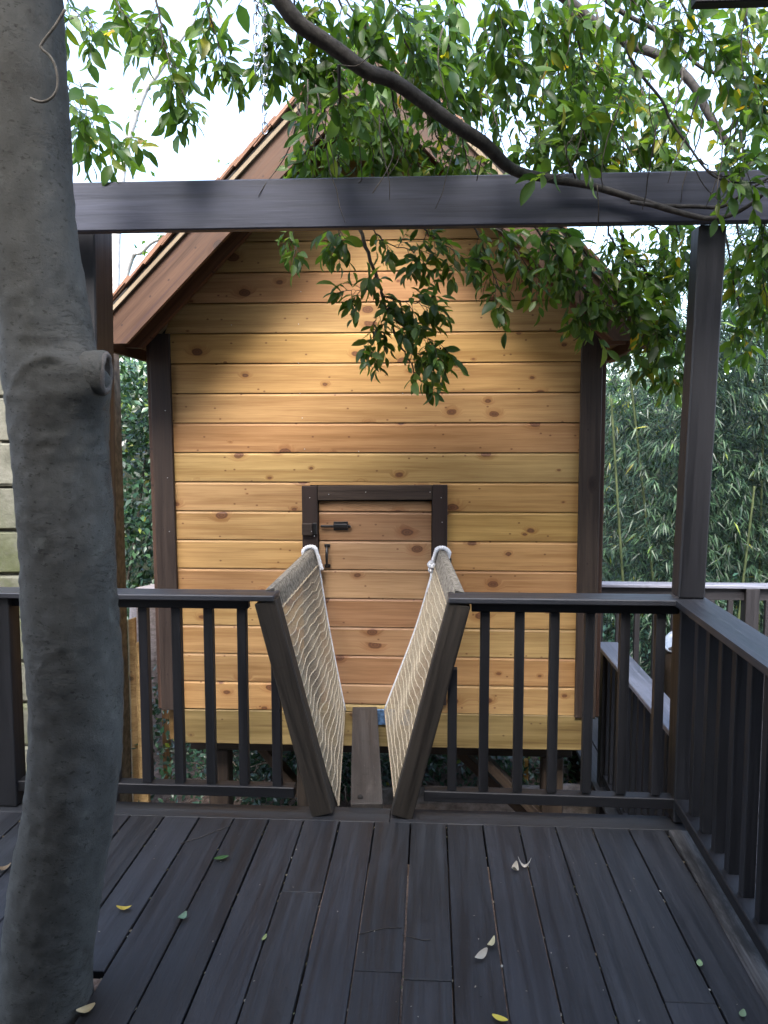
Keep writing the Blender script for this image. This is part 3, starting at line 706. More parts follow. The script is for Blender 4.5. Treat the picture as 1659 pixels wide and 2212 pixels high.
def log(name, a, b, r, label, mat=LOGB):
    a, b = Vector(a), Vector(b); v = []; f = []; n_ = 18; m = 26
    M, L = frame(a, b, (0, 0, 1)); M.translation = a
    ph = [rng.uniform(.9, 1.1) for _ in range(n_)]
    for i in range(m):
        for j in range(n_):
            an = 2 * math.pi * j / n_; rr = r * ph[j] * (1 + rng.uniform(-.05, .05)); v.append((L * i / (m - 1), rr * math.cos(an), rr * math.sin(an)))
    for i in range(m - 1):
        for j in range(n_): f.append((i * n_ + j, (i) * n_ + (j + 1) % n_, (i + 1) * n_ + (j + 1) % n_, (i + 1) * n_ + j))
    f.append(tuple(range(n_))[::-1]); f.append(tuple((m - 1) * n_ + j for j in range(n_)))
    return tag(mesh_obj(name, v, f, mat, None, M), label, 'log')
lz = PZ(960, 1740, -.8)
log('fallen_log', (lz.x - .5, lz.y + .05, -.88), (lz.x + 1.9, lz.y + .35, -.9), .15, 'pale barked fallen log lying on the ground under the playhouse')
rk = PZ(1330, 1745, -.85)
bm = bmesh.new(); bmesh.ops.create_icosphere(bm, subdivisions=2, radius=.16)
for q in bm.verts: q.co = Vector((q.co.x * 1.2, q.co.y, q.co.z * .8)) * rng.uniform(.85, 1.12)
me = bpy.data.meshes.new('rock'); bm.to_mesh(me); bm.free(); me.materials.append(STONE)
rk_o = link(bpy.data.objects.new('rock', me), Matrix.Translation((rk.x, rk.y, -.95))); rk_o.color = (1, 1, 1, 1); tag(rk_o, 'pale rock on the ground below the right corner of the deck', 'rock')

# ------------------------------------------------------------------ foliage engine
def leaf_template(kind):
    if kind == 'laurel':
        v = [(0, 0, 0), (0, .33, .0), (0, .68, -.03), (0, 1, -.13), (-.185, .28, .04), (-.205, .56, .03), (-.12, .82, -.03), (.185, .28, .04), (.205, .56, .03), (.12, .82, -.03)]
        f = [(0, 1, 4), (4, 1, 2, 5), (5, 2, 3, 6), (0, 7, 1), (7, 8, 2, 1), (8, 9, 3, 2)]
    elif kind == 'shrub':
        v = [(0, 0, 0), (0, .5, -.02), (0, 1, -.10), (-.24, .44, .04), (.24, .44, .04)]
        f = [(0, 1, 3), (3, 1, 2), (0, 4, 1), (4, 2, 1)]
    else:   # bamboo
        v = [(0, 0, 0), (0, .5, -.03), (0, 1, -.16), (-.068, .35, .012), (.068, .35, .012)]
        f = [(0, 1, 3), (3, 1, 2), (0, 4, 1), (4, 2, 1)]
    return np.array(v, float), f
def place(tmpl, leaves):
    """leaves: list of (pos, dir, normal, length, colour) -> verts, faces, colours"""
    tv, tf = tmpl; N = len(leaves); k = len(tv)
    pos = np.array([l[0] for l in leaves]); y = np.array([l[1] for l in leaves], float); z = np.array([l[2] for l in leaves], float)
    y /= np.linalg.norm(y, axis=1, keepdims=True); z -= y * (z * y).sum(1, keepdims=True); z /= np.linalg.norm(z, axis=1, keepdims=True) + 1e-9
    x = np.cross(y, z); L = np.array([l[3] for l in leaves])
    V = pos[:, None] + (tv[None, :, 0:1] * x[:, None] + tv[None, :, 1:2] * y[:, None] + tv[None, :, 2:3] * z[:, None]) * L[:, None, None]
    colr = np.repeat(np.array([l[4] for l in leaves]), k, axis=0)
    faces = []
    for i in range(N):
        o = i * k
        for q in tf: faces.append(tuple(o + a for a in q))
    return V.reshape(-1, 3), faces, colr
def leaf_obj(name, tmpl, leaves, mat, parent=None):
    V, F, C = place(tmpl, leaves); me = bpy.data.meshes.new(name); me.from_pydata(V.tolist(), [], F)
    a = me.attributes.new('col', 'FLOAT_COLOR', 'POINT'); a.data.foreach_set('color', np.hstack([C, np.ones((len(C), 1))]).ravel())
    me.polygons.foreach_set('use_smooth', [True] * len(me.polygons)); me.materials.append(mat); me.update()
    return link(bpy.data.objects.new(name, me), None, parent)
def rv(): return Vector((rng.gauss(0, 1), rng.gauss(0, 1), rng.gauss(0, 1))).normalized()
LAUR, SHR, BAM = leaf_template('laurel'), leaf_template('shrub'), leaf_template('bamboo')
GREENS = [(.066, .132, .032), (.090, .168, .038), (.050, .110, .034), (.118, .205, .046), (.062, .132, .050)]
YELL = [(.16, .21, .035), (.22, .22, .03), (.12, .20, .04)]
GOLD = [(.42, .27, .03), (.45, .33, .06)]
def gcol(y=.06, g=.012, pal=GREENS):
    r_ = rng.random(); c = rng.choice(GOLD) if r_ < g else rng.choice(YELL) if r_ < g + y else rng.choice(pal)
    k = rng.uniform(.75, 1.25); return (c[0] * k, c[1] * k, c[2] * k)

# ------------------------------------------------------------------ the big tree: trunk, limbs, crown
tree = empty('evergreen_tree', (TX, TY, 0), 'big smooth grey trunk rising through the deck with leafy limbs overhanging', 'tree')
edges = [(-900, -60, 105), (-600, -95, 110), (-300, -105, 118), (0, -95, 130), (200, -80, 140), (400, -55, 150), (600, -25, 175), (700, -8, 192), (780, 2, 205), (860, 12, 226), (940, 21, 231), (1000, 28, 232), (1100, 38, 240), (1200, 46, 245), (1300, 50, 251), (1400, 55, 257), (1500, 59, 261), (1600, 62, 261), (1700, 55, 251), (1800, 40, 237), (1900, 24, 222), (2000, 9, 206), (2100, 0, 196), (2200, -10, 198), (2400, -40, 215), (2900, -60, 240)]
def trunk_path():
    o = []
    for y, a, b in edges:
        A, B = P(a, y, 2.05), P(b, y, 2.05); c = (A + B) / 2; o.append((c.x, 2.06 - max(0, (c.z - 2.7)) * .10, c.z, (B.x - A.x) / 2 * .955))
    return o[::-1]
path = spline(trunk_path(), 8)
tv, tf = [], []; NS = 72
from mathutils import noise as mn
for i, q in enumerate(path):
    c = Vector(q[:3]); r0 = q[3]
    for j in range(NS):
        an = 2 * math.pi * j / NS; d = Vector((math.cos(an), math.sin(an), 0))
        p = c + d * r0
        k = .006 * mn.noise(Vector((p.x * 9, p.y * 9, p.z * 4))) + .004 * mn.noise(p * 34) + .0025 * mn.noise(Vector((p.x * 30, p.y * 30, p.z * 110)))
        # collar where the limb was cut, scar ridges
        kc = P(206, 812, 1.99); dd = (p - kc).length; k += .062 * math.exp(-(dd / .080) ** 2)
        for (sx_, sy_, ww, hh, am) in ((95, 770, .10, .012, .010), (150, 1395, .09, .006, .006), (260, 1690, .05, .008, .006), (150, 1725, .05, .007, .007)):
            sp = P(sx_, sy_, 1.93); dx = p.x - sp.x; arch = p.z - (sp.z - 2.2 * dx * dx / max(ww, .01) * .35)
            if p.y < 2.06: k += am * math.exp(-(dx / ww) ** 2) * math.exp(-(arch / hh) ** 2)
        tv.append(tuple(p + d * k))
for i in range(len(path) - 1):
    for j in range(NS):
        a = i * NS + j; b = i * NS + (j + 1) % NS; tf.append((a, b, b + NS, a + NS))
trunk = mesh_obj('trunk', tv, tf, BARK, tree, None, True)
# the sawn limb stub with its rolled rim
ks = P(224, 806, 1.995); kd = Vector((.985, .06, -.04)).normalized(); KM, _ = frame((0, 0, 0), kd, (0, 0, 1)); KM.translation = ks
v, f = [], []; prof = [(-.09, .030), (-.05, .044), (-.02, .0485), (-.004, .0485), (.006, .0465), (.012, .042), (.012, .036), (.006, .032), (-.002, .029), (-.008, .016), (-.006, .001)]
for i_, (a, r_) in enumerate(prof):
    for j in range(28):
        an = 2 * math.pi * j / 28; k = 1 + .07 * math.sin(2 * an + .6) + .04 * mn.noise(Vector((math.cos(an) * 2, math.sin(an) * 2, i_ * .6))); v.append((a + .004 * mn.noise(Vector((an * 2, i_, 3.3))), r_ * .80 * math.cos(an) * k, r_ * 1.22 * math.sin(an) * k))
for i in range(len(prof) - 1):
    for j in range(28): f.append((i * 28 + j, i * 28 + (j + 1) % 28, (i + 1) * 28 + (j + 1) % 28, (i + 1) * 28 + j))
stub = mesh_obj('limb_stub', v, f, BARK, trunk, KM, True); stub.data.materials.append(m_twig('stub_rim', (.085, .075, .066), (.16, .14, .125), 60)); stub.data.materials.append(m_twig('stub_heart', (.05, .042, .036), (.10, .085, .072), 50))
for q in stub.data.polygons: q.material_index = 0 if q.index < 28 * 4 else 1 if q.index < 28 * 7 else 2
tb = TB(); tb.tube([Vector(q) for q in spline([tuple(P(x, y, 1.93)) for x, y in ((141, 20), (120, 55), (92, 92), (90, 105), (108, 122), (122, 150), (124, 190), (110, 212), (90, 220), (66, 213))], 4)], [.0035] * 37, 6); tb.build('vine', m_twig('dry_vine', (.08, .072, .06), (.18, .16, .135)), trunk)

LIMBS = []      # (list of (x, y, Y, width px))
A_ = [(330, -560, 2.25, 56), (460, -300, 2.4, 54), (560, -90, 2.55, 50), (630, 35, 2.62, 46), (710, 95, 2.68, 43), (795, 155, 2.74, 41), (854, 178, 2.78, 40), (969, 260, 2.86, 38), (1044, 310, 2.93, 37), (1109, 367, 3.02, 30), (1194, 387, 3.08, 23), (1279, 402, 3.10, 20), (1379, 432, 3.11, 18), (1480, 462, 3.11, 16), (1539, 472, 3.11, 14), (1599, 455, 3.09, 11), (1665, 405, 3.0, 9), (1760, 300, 2.9, 6)]
B_ = [(1010, -300, 3.6, 36), (1150, -80, 3.75, 32), (1261, 31, 3.85, 28), (1345, 89, 3.9, 26), (1434, 125, 3.9, 25), (1496, 182, 3.9, 23), (1532, 250, 3.9, 22), (1573, 310, 3.92, 20), (1612, 344, 3.95, 18), (1680, 338, 4.0, 15), (1800, 300, 4.1, 10)]
C_ = [(1180, -160, 3.2, 18), (1309, 0, 3.3, 14), (1415, 65, 3.35, 12), (1465, 101, 3.38, 11), (1532, 154, 3.4, 10), (1659, 173, 3.4, 8), (1800, 190, 3.4, 5)]
D_ = [(1330, 60, 2.95, 9), (1376, 149, 2.95, 9), (1429, 216, 2.93, 8), (1448, 259, 2.92, 7.5), (1489, 317, 2.9, 7), (1520, 360, 2.88, 6.5), (1549, 384, 2.87, 6), (1600, 395, 2.86, 5), (1665, 392, 2.85, 4)]
E_ = [(1362, 436, 3.09, 11), (1420, 444, 3.11, 13), (1500, 446, 3.12, 12), (1560, 446, 3.11, 10), (1610, 415, 3.05, 8), (1680, 372, 2.98, 5)]
W_ = lambda q: [(P(x, y, Y), w_ * .76 * Y / 1736 / 2) for x, y, Y, w_ in q]
def limb(q, name='limb', mat=LIMB, n_=9, jit=.05):
    s = spline([(*p, r_) for p, r_ in W_(q)], 6); tb = TB(); tb.tube([a[:3] for a in s], [a[3] for a in s], n_, jit); return tb.build(name, mat, tree)
limb([(-20, -780, 2.1, 90)] + A_, n_=14); limb([(200, -800, 2.6, 60), (700, -620, 3.2, 42)] + B_, n_=10); limb([(900, -420, 3.1, 22)] + C_); limb(D_, n_=6); limb(E_, n_=8)
# secondary branches that carry the leaves: (points, start width px, leaf density, spread, yellowness)
SEC = [
 # hanging over the roof and house, above the beam
 ([(690, 60, 3.0), (704, 120, 3.02), (700, 240, 3.05), (672, 310, 3.3), (655, 350, 3.35)], 7, 1.0, .5, .03),
 ([(735, 140, 2.74), (733, 230, 2.85), (733, 320, 3.3), (730, 395, 3.35)], 8, .9, .5, .03),
 ([(770, 150, 3.2), (790, 240, 3.35), (800, 310, 3.4), (822, 370, 3.45)], 5, 1.3, .7, .04),
 ([(840, 180, 3.2), (860, 260, 3.35), (880, 320, 3.4), (905, 375, 3.45)], 5, 1.2, .7, .04),
 ([(920, 240, 3.3), (950, 310, 3.4), (990, 375, 3.45)], 4, 1.2, .7, .04),
 ([(1000, 290, 3.3), (1010, 350, 3.35), (1050, 385, 3.4)], 4, .8, .6, .04),
 ([(740, -20, 3.3), (790, 70, 3.35), (815, 140, 3.4), (835, 215, 3.4)], 5, 1.1, .75, .03),
 ([(860, 20, 3.4), (905, 110, 3.45), (940, 180, 3.45), (985, 260, 3.5)], 5, 1.1, .75, .04),
 ([(690, 120, 3.3), (750, 200, 3.4), (790, 270, 3.5)], 4, .9, .65, .03),
 # canopy along the top
 ([(330, -60, 3.0), (345, 40, 3.0), (352, 100, 3.0), (380, 170, 3.0), (400, 215, 3.0)], 6, 1.0, .55, .03),
 ([(420, -80, 2.9), (450, 20, 2.95), (470, 90, 3.0), (480, 130, 3.0)], 6, 1.1, .55, .03),
 ([(520, -80, 2.85), (560, 20, 2.9), (590, 80, 2.95), (600, 130, 3.0)], 6, 1.1, .55, .03),
 ([(620, -80, 2.8), (640, 20, 2.9), (645, 100, 3.0), (650, 150, 3.0)], 6, 1.0, .55, .02),
 ([(690, -100, 2.9), (730, 0, 2.95), (770, 60, 3.0), (800, 110, 3.0)], 7, 1.3, .75, .03),
 ([(800, -100, 2.8), (840, 0, 2.85), (870, 80, 2.95), (900, 150, 3.0)], 7, 1.4, .8, .03),
 ([(960, -120, 3.0), (971, 0, 3.1), (971, 90, 3.1), (964, 210, 3.15)], 8, 1.4, .8, .03),
 ([(880, -60, 3.2), (930, 60, 3.3), (960, 140, 3.3), (1010, 210, 3.3)], 6, 1.4, .8, .03),
 ([(1030, -100, 2.7), (1070, -10, 2.75), (1075, 80, 2.8), (1085, 160, 2.85)], 5, 1.5, .8, .04),
 ([(1040, 40, 3.3), (1066, 129, 3.3), (1123, 270, 3.3), (1145, 320, 3.3)], 8, 1.1, .8, .04),
 ([(1130, -80, 2.9), (1170, 20, 3.0), (1200, 110, 3.3), (1210, 190, 3.4), (1215, 270, 3.4)], 7, 1.5, .9, .07),
 ([(1220, -60, 3.0), (1240, 60, 3.0), (1260, 160, 3.1), (1255, 240, 3.3), (1262, 330, 3.4)], 7, 1.5, .9, .09),
 ([(1290, 20, 3.4), (1300, 130, 3.4), (1310, 230, 3.4), (1330, 350, 3.5)], 6, 1.5, .9, .09),
 ([(1350, 100, 3.6), (1385, 190, 3.6), (1400, 270, 3.6), (1405, 360, 3.6)], 6, 1.3, .9, .12),
 ([(1300, -80, 2.7), (1370, 0, 2.75), (1420, 60, 2.8)], 6, 1.3, .8, .07),
 ([(1440, -80, 3.0), (1480, 20, 3.0), (1520, 80, 3.05), (1560, 140, 3.1)], 6, 1.2, .85, .10),
 ([(1590, -60, 3.2), (1610, 40, 3.2), (1630, 130, 3.2), (1640, 220, 3.2)], 6, 1.5, .9, .10),
 ([(1560, 120, 3.4), (1600, 200, 3.4), (1630, 280, 3.4), (1645, 370, 3.4)], 6, 1.4, .9, .12),
 ([(1480, 140, 3.5), (1460, 220, 3.5), (1440, 300, 3.5), (1450, 365, 3.5)], 5, 1.2, .8, .12),
 ([(1509, 345, 2.88), (1550, 378, 2.86), (1590, 380, 2.84), (1618, 360, 2.82)], 4, 1.2, .6, .10),
 ([(1240, 385, 3.0), (1225, 330, 2.9), (1235, 300, 2.88), (1250, 260, 2.9)], 4, .6, .6, .08),
 # below the beam, in front of the house wall
 ([(769, 470, 3.6), (800, 562, 3.62), (816, 605, 3.62), (831, 652, 3.62), (845, 685, 3.62), (859, 734, 3.62), (878, 769, 3.62), (900, 810, 3.62), (913, 825, 3.62)], 9, .22, .45, .0),
 ([(831, 640, 3.62), (862, 650, 3.6), (900, 655, 3.58), (930, 668, 3.56)], 4, 1.25, .6, .0),
 ([(850, 690, 3.62), (880, 710, 3.6), (920, 725, 3.6), (950, 745, 3.6)], 4, 1.25, .6, .0),
 ([(880, 760, 3.62), (910, 765, 3.6), (940, 770, 3.6)], 3, 1.0, .5, .0),
 ([(812, 590, 3.62), (795, 620, 3.6), (780, 630, 3.6), (760, 625, 3.6)], 3, .9, .5, .0),
 ([(835, 655, 3.62), (812, 690, 3.62), (805, 720, 3.62), (812, 765, 3.62)], 3, .9, .5, .0),
 ([(740, 470, 3.6), (730, 505, 3.6), (718, 520, 3.6)], 3, 1.4, .5, .0),
 ([(790, 470, 3.6), (830, 520, 3.6), (880, 540, 3.6), (910, 560, 3.6)], 4, .8, .6, .02),
 ([(640, 470, 3.7), (632, 510, 3.7), (636, 530, 3.7)], 2, .8, .4, .0),
 ([(900, 470, 3.6), (920, 500, 3.6), (960, 530, 3.6), (1000, 560, 3.6)], 4, .8, .6, .02),
 ([(1000, 460, 3.7), (1040, 520, 3.7), (1060, 580, 3.7), (1085, 640, 3.7)], 5, .9, .6, .02),
 ([(1040, 470, 3.7), (1090, 510, 3.7), (1130, 560, 3.7), (1165, 610, 3.7)], 5, 1.0, .6, .02),
 ([(1130, 460, 3.6), (1170, 510, 3.6), (1215, 560, 3.6), (1250, 620, 3.6), (1258, 690, 3.6)], 5, 1.0, .6, .03),
 ([(1180, 460, 3.6), (1240, 520, 3.6), (1290, 580, 3.6), (1330, 640, 3.6)], 6, 1.0, .6, .04),
 ([(1260, 620, 3.6), (1290, 645, 3.6), (1320, 660, 3.6), (1360, 690, 3.6)], 4, .9, .55, .05),
 ([(1342, 500, 3.7), (1350, 549, 3.7), (1396, 587, 3.7), (1423, 628, 3.7), (1436, 665, 3.7), (1461, 709, 3.7), (1482, 720, 3.7)], 8, .9, .6, .14),
 ([(1463, 717, 3.7), (1447, 781, 3.7), (1433, 811, 3.7)], 4, .9, .5, .22),
 ([(1423, 628, 3.7), (1415, 690, 3.7), (1400, 740, 3.7), (1395, 775, 3.7)], 4, 1.1, .5, .16),
 ([(1300, 460, 3.7), (1330, 530, 3.7), (1375, 580, 3.7), (1385, 640, 3.7)], 5, 1.3, .6, .08),
 ([(1390, 460, 3.7), (1420, 500, 3.7), (1440, 540, 3.7), (1450, 600, 3.7)], 5, 1.2, .6, .14),
 ([(1450, 455, 3.6), (1470, 520, 3.6), (1478, 580, 3.6)], 4, 1.0, .6, .14),
 ([(1585, 450, 3.5), (1600, 520, 3.5), (1625, 580, 3.5), (1640, 640, 3.5)], 5, 1.2, .6, .16),
 ([(1560, 480, 3.6), (1580, 590, 3.6), (1600, 680, 3.6), (1607, 740, 3.6)], 5, .7, .55, .26),
 ([(1650, 440, 3.4), (1655, 520, 3.4), (1650, 600, 3.4), (1660, 680, 3.4)], 5, .9, .6, .2),
 ([(1600, 440, 3.2), (1640, 470, 3.2), (1680, 520, 3.2)], 5, 1.3, .6, .12),
 # beside the trunk, upper left
 ([(120, -60, 2.8), (150, 10, 2.8), (180, 40, 2.8), (205, 60, 2.8)], 4, .9, .5, .04),
 ([(140, 150, 2.9), (152, 200, 2.9), (160, 250, 2.9)], 3, .7, .4, .04),
 ([(170, 180, 3.2), (190, 250, 3.2), (215, 290, 3.2), (270, 300, 3.2)], 3, 1.0, .45, .08),
 ([(225, -60, 3.0), (255, 10, 3.0), (275, 40, 3.0)], 4, .8, .4, .03),
 # out of frame overhead: the crown that shades the deck
 ([(500, -500, 2.5), (800, -420, 2.4), (1100, -380, 2.3)], 9, 1.2, 1.2, .04),
 ([(700, -250, 2.5), (1000, -230, 2.4), (1300, -220, 2.4)], 8, 1.4, 1.2, .04),
 ([(1200, -260, 2.7), (1450, -200, 2.7), (1700, -150, 2.7)], 8, 1.4, 1.2, .05),
 ([(200, -260, 2.8), (450, -200, 2.9), (650, -190, 2.9)], 7, 1.2, 1.0, .04),
]
leaves = []; twg = TB(); berries = TB()
def spray(base, d, L, nl, size, yel, wr=.0016):
    """a leafy twiglet"""
    d = d.normalized(); pts = [base]; p = base.copy(); dd = d.copy()
    for i in range(4):
        dd = (dd + Vector((0, 0, -.16)) + rv() * .15).normalized(); p = p + dd * (L / 4); pts.append(p.copy())
    twg.tube(pts, [wr, wr * .9, wr * .8, wr * .65, wr * .45], 4, cap=False)
    side = rng.random() * 6.28
    for i in range(nl):
        t = .25 + .75 * i / max(1, nl - 1); k = min(3, int(t * 4 - 1e-6)); q = pts[k].lerp(pts[k + 1], t * 4 - k)
        ax = (pts[k + 1] - pts[k]).normalized(); side += 2.4 + rng.uniform(-.4, .4)
        a = ax.cross(Vector((.2, .1, 1))).normalized(); b = ax.cross(a)
        out_ = a * math.cos(side) + b * math.sin(side)
        spread_ = .95 if i < nl - 2 else .45
        ld = (ax * (1 - spread_ * .45) + out_ * spread_ + Vector((0, 0, -.26))).normalized()
        nn = (Vector((0, -.45, .8)) * .9 + rv() * .8).normalized()
        leaves.append((tuple(q), tuple(ld), tuple(nn), size * rng.uniform(.65, 1.15), gcol(yel, yel * .10)))
for pts, w0, dens, spread, yel in SEC:
    W = [P(*q) for q in pts]
    Y0 = pts[0][2]
    s = [Vector(a) for a in spline([tuple(p) for p in W], 5)]
    m = len(s); rad = [w0 * Y0 / 1736 / 2 * (1 - .75 * i / (m - 1)) for i in range(m)]
    tb_ = twg; s = [p + rv() * .006 for p in s]; tb_.tube(s, rad, 5, jit=.08)
    L = sum((s[i + 1] - s[i]).length for i in range(m - 1)); nspr = max(3, int(L * dens * 46))
    for q in range(nspr):
        t = (.12 + .88 * (q + rng.random()) / nspr) * (m - 1); i = min(m - 2, int(t)); b = s[i].lerp(s[i + 1], t - i)
        ax = (s[i + 1] - s[i]).normalized()
        o = rv(); o = (o - ax * o.dot(ax)).normalized(); o.y *= .9
        spray(b, ax * .55 + o * 1.0 + Vector((0, 0, -.15)), rng.uniform(.07, .20) * (.55 + spread * .65), rng.randint(4, 7), rng.uniform(.054, .092), yel)
    spray(s[-1], s[-1] - s[-3], .08, 7, .075, yel)
# bare hanging twigs
for q in ([(1290, 400, 3.05), (1293, 470, 3.1), (1280, 520, 3.2)], [(840, 300, 2.85), (850, 330, 2.84), (835, 370, 2.84), (805, 417, 2.84)], [(735, 140, 2.7), (770, 142, 2.68), (800, 120, 2.66)], [(1175, 395, 3.0), (1215, 375, 2.95), (1265, 350, 2.9), (1300, 330, 2.85)], [(775, 300, 2.9), (782, 380, 2.95), (775, 395, 3.0)], [(1040, 340, 3.0), (1030, 390, 3.05)], [(1560, 440, 3.05), (1520, 400, 3.0), (1490, 340, 2.95)]):
    s = spline([tuple(P(*a)) for a in q], 5); twg.tube(s, .0022, 4)
# loose drooping twigs in the canopy
for i in range(70):
    x = rng.uniform(620, 1659); y = rng.uniform(-80, 300); Y = rng.uniform(2.8, 3.6); p = P(x, y, Y); pts = [p]; d = Vector((rng.uniform(-.5, .5), rng.uniform(-.2, .2), -1)).normalized()
    for k in range(5): d = (d + rv() * .25).normalized(); pts.append(pts[-1] + d * .06)
    twg.tube(pts, [.003, .003, .0026, .0022, .0018, .0012], 4)
# unseen crown sprays added overhead and behind the viewer to block skylight
for i in range(150):
    x = rng.uniform(-3.4, 3.2); y = rng.uniform(-.4, 1.2); z = 3.35 + rng.random() * 1.5 + .12 * abs(x)
    spray(Vector((x, y, z)), rv() + Vector((0, 0, -.3)), .32, rng.randint(9, 13), rng.uniform(.12, .15), .05)
for i in range(14):
    a = rng.uniform(0, 6.28); e = Vector((rng.uniform(-3.2, 3.0), rng.uniform(-.3, 1.2), rng.uniform(3.5, 4.6))); b = Vector((-1.15, 1.95, 3.3))
    twg.tube(spline([tuple(b), tuple(b.lerp(e, .5) + Vector((0, 0, .35))), tuple(e)], 6), [.03 * (1 - .07 * k) for k in range(13)], 6)
crown = twg.build('crown', TWIG, tree)
# the 300 leaves that show largest are single pieces
def score(lf):
    p = Vector(lf[0]); x, y, dpt = proj(p + Vector(lf[1]) * lf[3] * .5)
    if not (10 < x < 1650 and 5 < y < 900): return 0
    vd = (p - CAM).normalized(); nv_ = Vector(lf[2]).normalized(); return lf[3] / dpt * (.25 + abs(nv_.dot(vd))) * (1.25 if p.y < 3.1 else 1)
order = sorted(range(len(leaves)), key=lambda i: -score(leaves[i])); single = set(order[:300])
rest = [leaves[i] for i in range(len(leaves)) if i not in single]
def variant(wd, curl, fold):
    v_ = LAUR[0].copy(); v_[:, 0] *= wd; v_[:, 2] += -curl * v_[:, 1] ** 2 + fold * np.abs(v_[:, 0]); return v_, LAUR[1]
VARS = [variant(1.0, 0, 0), variant(.78, .22, .3), variant(1.18, .10, .15), variant(.9, -.12, .5)]
for q in range(4): leaf_obj('foliage', VARS[q], rest[q::4], LEAF, crown)['kind'] = 'stuff'
variants = []
for k in range(14):
    me = bpy.data.meshes.new('leaf'); tv_, tf_ = VARS[k % 4]; vv = tv_.copy(); vv[:, 2] += .05 * nr.randn(len(vv)) * (vv[:, 1] > .1) * .4; vv[:, 0] *= nr.uniform(.9, 1.25)
    me.from_pydata(vv.tolist(), [], tf_); cc = gcol(.12, .02) if k > 2 else gcol(0, 0)
    a = me.attributes.new('col', 'FLOAT_COLOR', 'POINT'); a.data.foreach_set('color', np.tile(np.array([*cc, 1.0]), len(vv)))
    me.polygons.foreach_set('use_smooth', [True] * len(me.polygons)); me.materials.append(LEAF); variants.append(me)
for q, i in enumerate(sorted(single)):
    ps, d, nn, L, cc = leaves[i]; y = Vector(d).normalized(); z = Vector(nn); z = (z - y * z.dot(y)).normalized(); x = y.cross(z)
    M = Matrix((x, y, z)).transposed().to_4x4() @ Matrix.Scale(L, 4); M.translation = Vector(ps)
    link(bpy.data.objects.new('leaf', variants[q % 14]), M, crown)
for i in range(60):
    lf = leaves[rng.randrange(len(leaves))]; p = Vector(lf[0])
    if proj(p)[1] < 450: continue
    for k in range(rng.randint(1, 4)):
        c = p + rv() * .015; berries.tube([c + Vector((0, 0, q)) for q in (-.0045, -.003, 0, .003, .0045)], [.001, .0035, .0048, .0035, .001], 6)
b_ = berries.build('berries', BERRY, crown); b_['kind'] = 'stuff'
print('leaves', len(leaves))

# chain hanging from the big limb
def chain(pts, n_links, label):
    root = None
    s = [P(*q) for q in pts]; me = None
    tbm = TB(); c = []
    for i in range(25):
        an = 2 * math.pi * i / 24; c.append((.0085 * math.cos(an), 0, .0125 * math.sin(an) + math.copysign(.006, math.sin(an))))
    tbm.tube(c, .0022, 6, cap=False); me = bpy.data.meshes.new('chain_link'); me.from_pydata(tbm.v, [], tbm.f); me.materials.append(CHAINM); me.polygons.foreach_set('use_smooth', [True] * len(me.polygons))
    root = empty('hanging_chain', s[-1], label, 'chain')
    for i in range(n_links):
        p = s[0].lerp(s[1], i / (n_links - 1)); M = Matrix.Translation(p) @ Matrix.Rotation(R(90 * (i % 2) + rng.uniform(-20, 20)), 4, 'Z') @ Matrix.Rotation(R(rng.uniform(-5, 5)), 4, 'Y')
        link(bpy.data.objects.new('link', me), M, root)
chain([(571, -68, 2.52), (572, 277, 2.60)], 17, 'thin metal chain hanging longest in front of the bright sky above the roof slope')
chain([(553, -95, 2.52), (554, 150, 2.58)], 12, 'shorter thin metal chain hanging among leaves just left of the longer chain')

# ------------------------------------------------------------------ shrubs, bamboo, far trees
def shrub(name, c, r, nl, label, lsize=.075, pal=None, stems=6, seed=0, cat='shrub', group=None, y=.03):
    pal = pal or [(.020, .056, .030), (.034, .080, .040), (.016, .044, .026), (.050, .105, .050)]
    c = Vector(c); root = empty(name, (c.x, c.y, -1.05), label, cat, group); lv = []; tb = TB()
    nclump = max(14, nl // 50); cl = []
    for i in range(nclump):
        while True:
            d = Vector([rng.uniform(-1, 1) for _ in range(3)])
            if sum(abs(q) ** 4 for q in d) < 1 and max(abs(q) for q in d) > .45: break
        cl.append(c + Vector((d.x * r[0], d.y * r[1], d.z * r[2])))
    for i in range(nl):
        q = rng.choice(cl); p = q + Vector((rng.gauss(0, .13), rng.gauss(0, .13), rng.gauss(0, .12)))
        if p.z < -1.05: p.z = -1.0
        d = (rv() + (p - c).normalized() * .8 + Vector((0, -.3, -.1))).normalized()
        lv.append((tuple(p), tuple(d), tuple((Vector((0, -.5, .9)) + rv() * .7).normalized()), lsize * rng.uniform(.6, 1.2), gcol(y, 0, pal)))
    for i in range(stems):
        e = rng.choice(cl); b = Vector((c.x + rng.uniform(-.3, .3) * r[0], c.y + rng.uniform(-.3, .3) * r[1], -1.1))
        tb.tube(spline([tuple(b), tuple(b.lerp(e, .5) + rv() * .15), tuple(e)], 5), [.022 * (1 - .07 * k) for k in range(11)], 6)
    st = tb.build('stems', TWIG, root); leaf_obj('crown', SHR, lv, SLEAF, root)['kind'] = 'stuff'
    return root
shrub('laurel_shrub', (-2.85, 7.6, .70), (1.5, .6, 1.65), 26000, 'tall glossy laurel shrub between the left post and the playhouse', .092, stems=9)
shrub('laurel_shrub', (-.85, 6.0, -.82), (.75, .30, .30), 3200, 'low dark laurel shrub seen under the left half of the playhouse', .06)
shrub('laurel_shrub', (.45, 6.1, -.80), (.75, .30, .32), 3200, 'low dark laurel shrub seen under the right half of the playhouse', .06)
shrub('garden_bush', (2.15, 7.6, -.2), (.55, .45, .6), 1100, 'small blue green bush just behind the far railing', .07, [(.05, .12, .09), (.07, .15, .11)], 4)
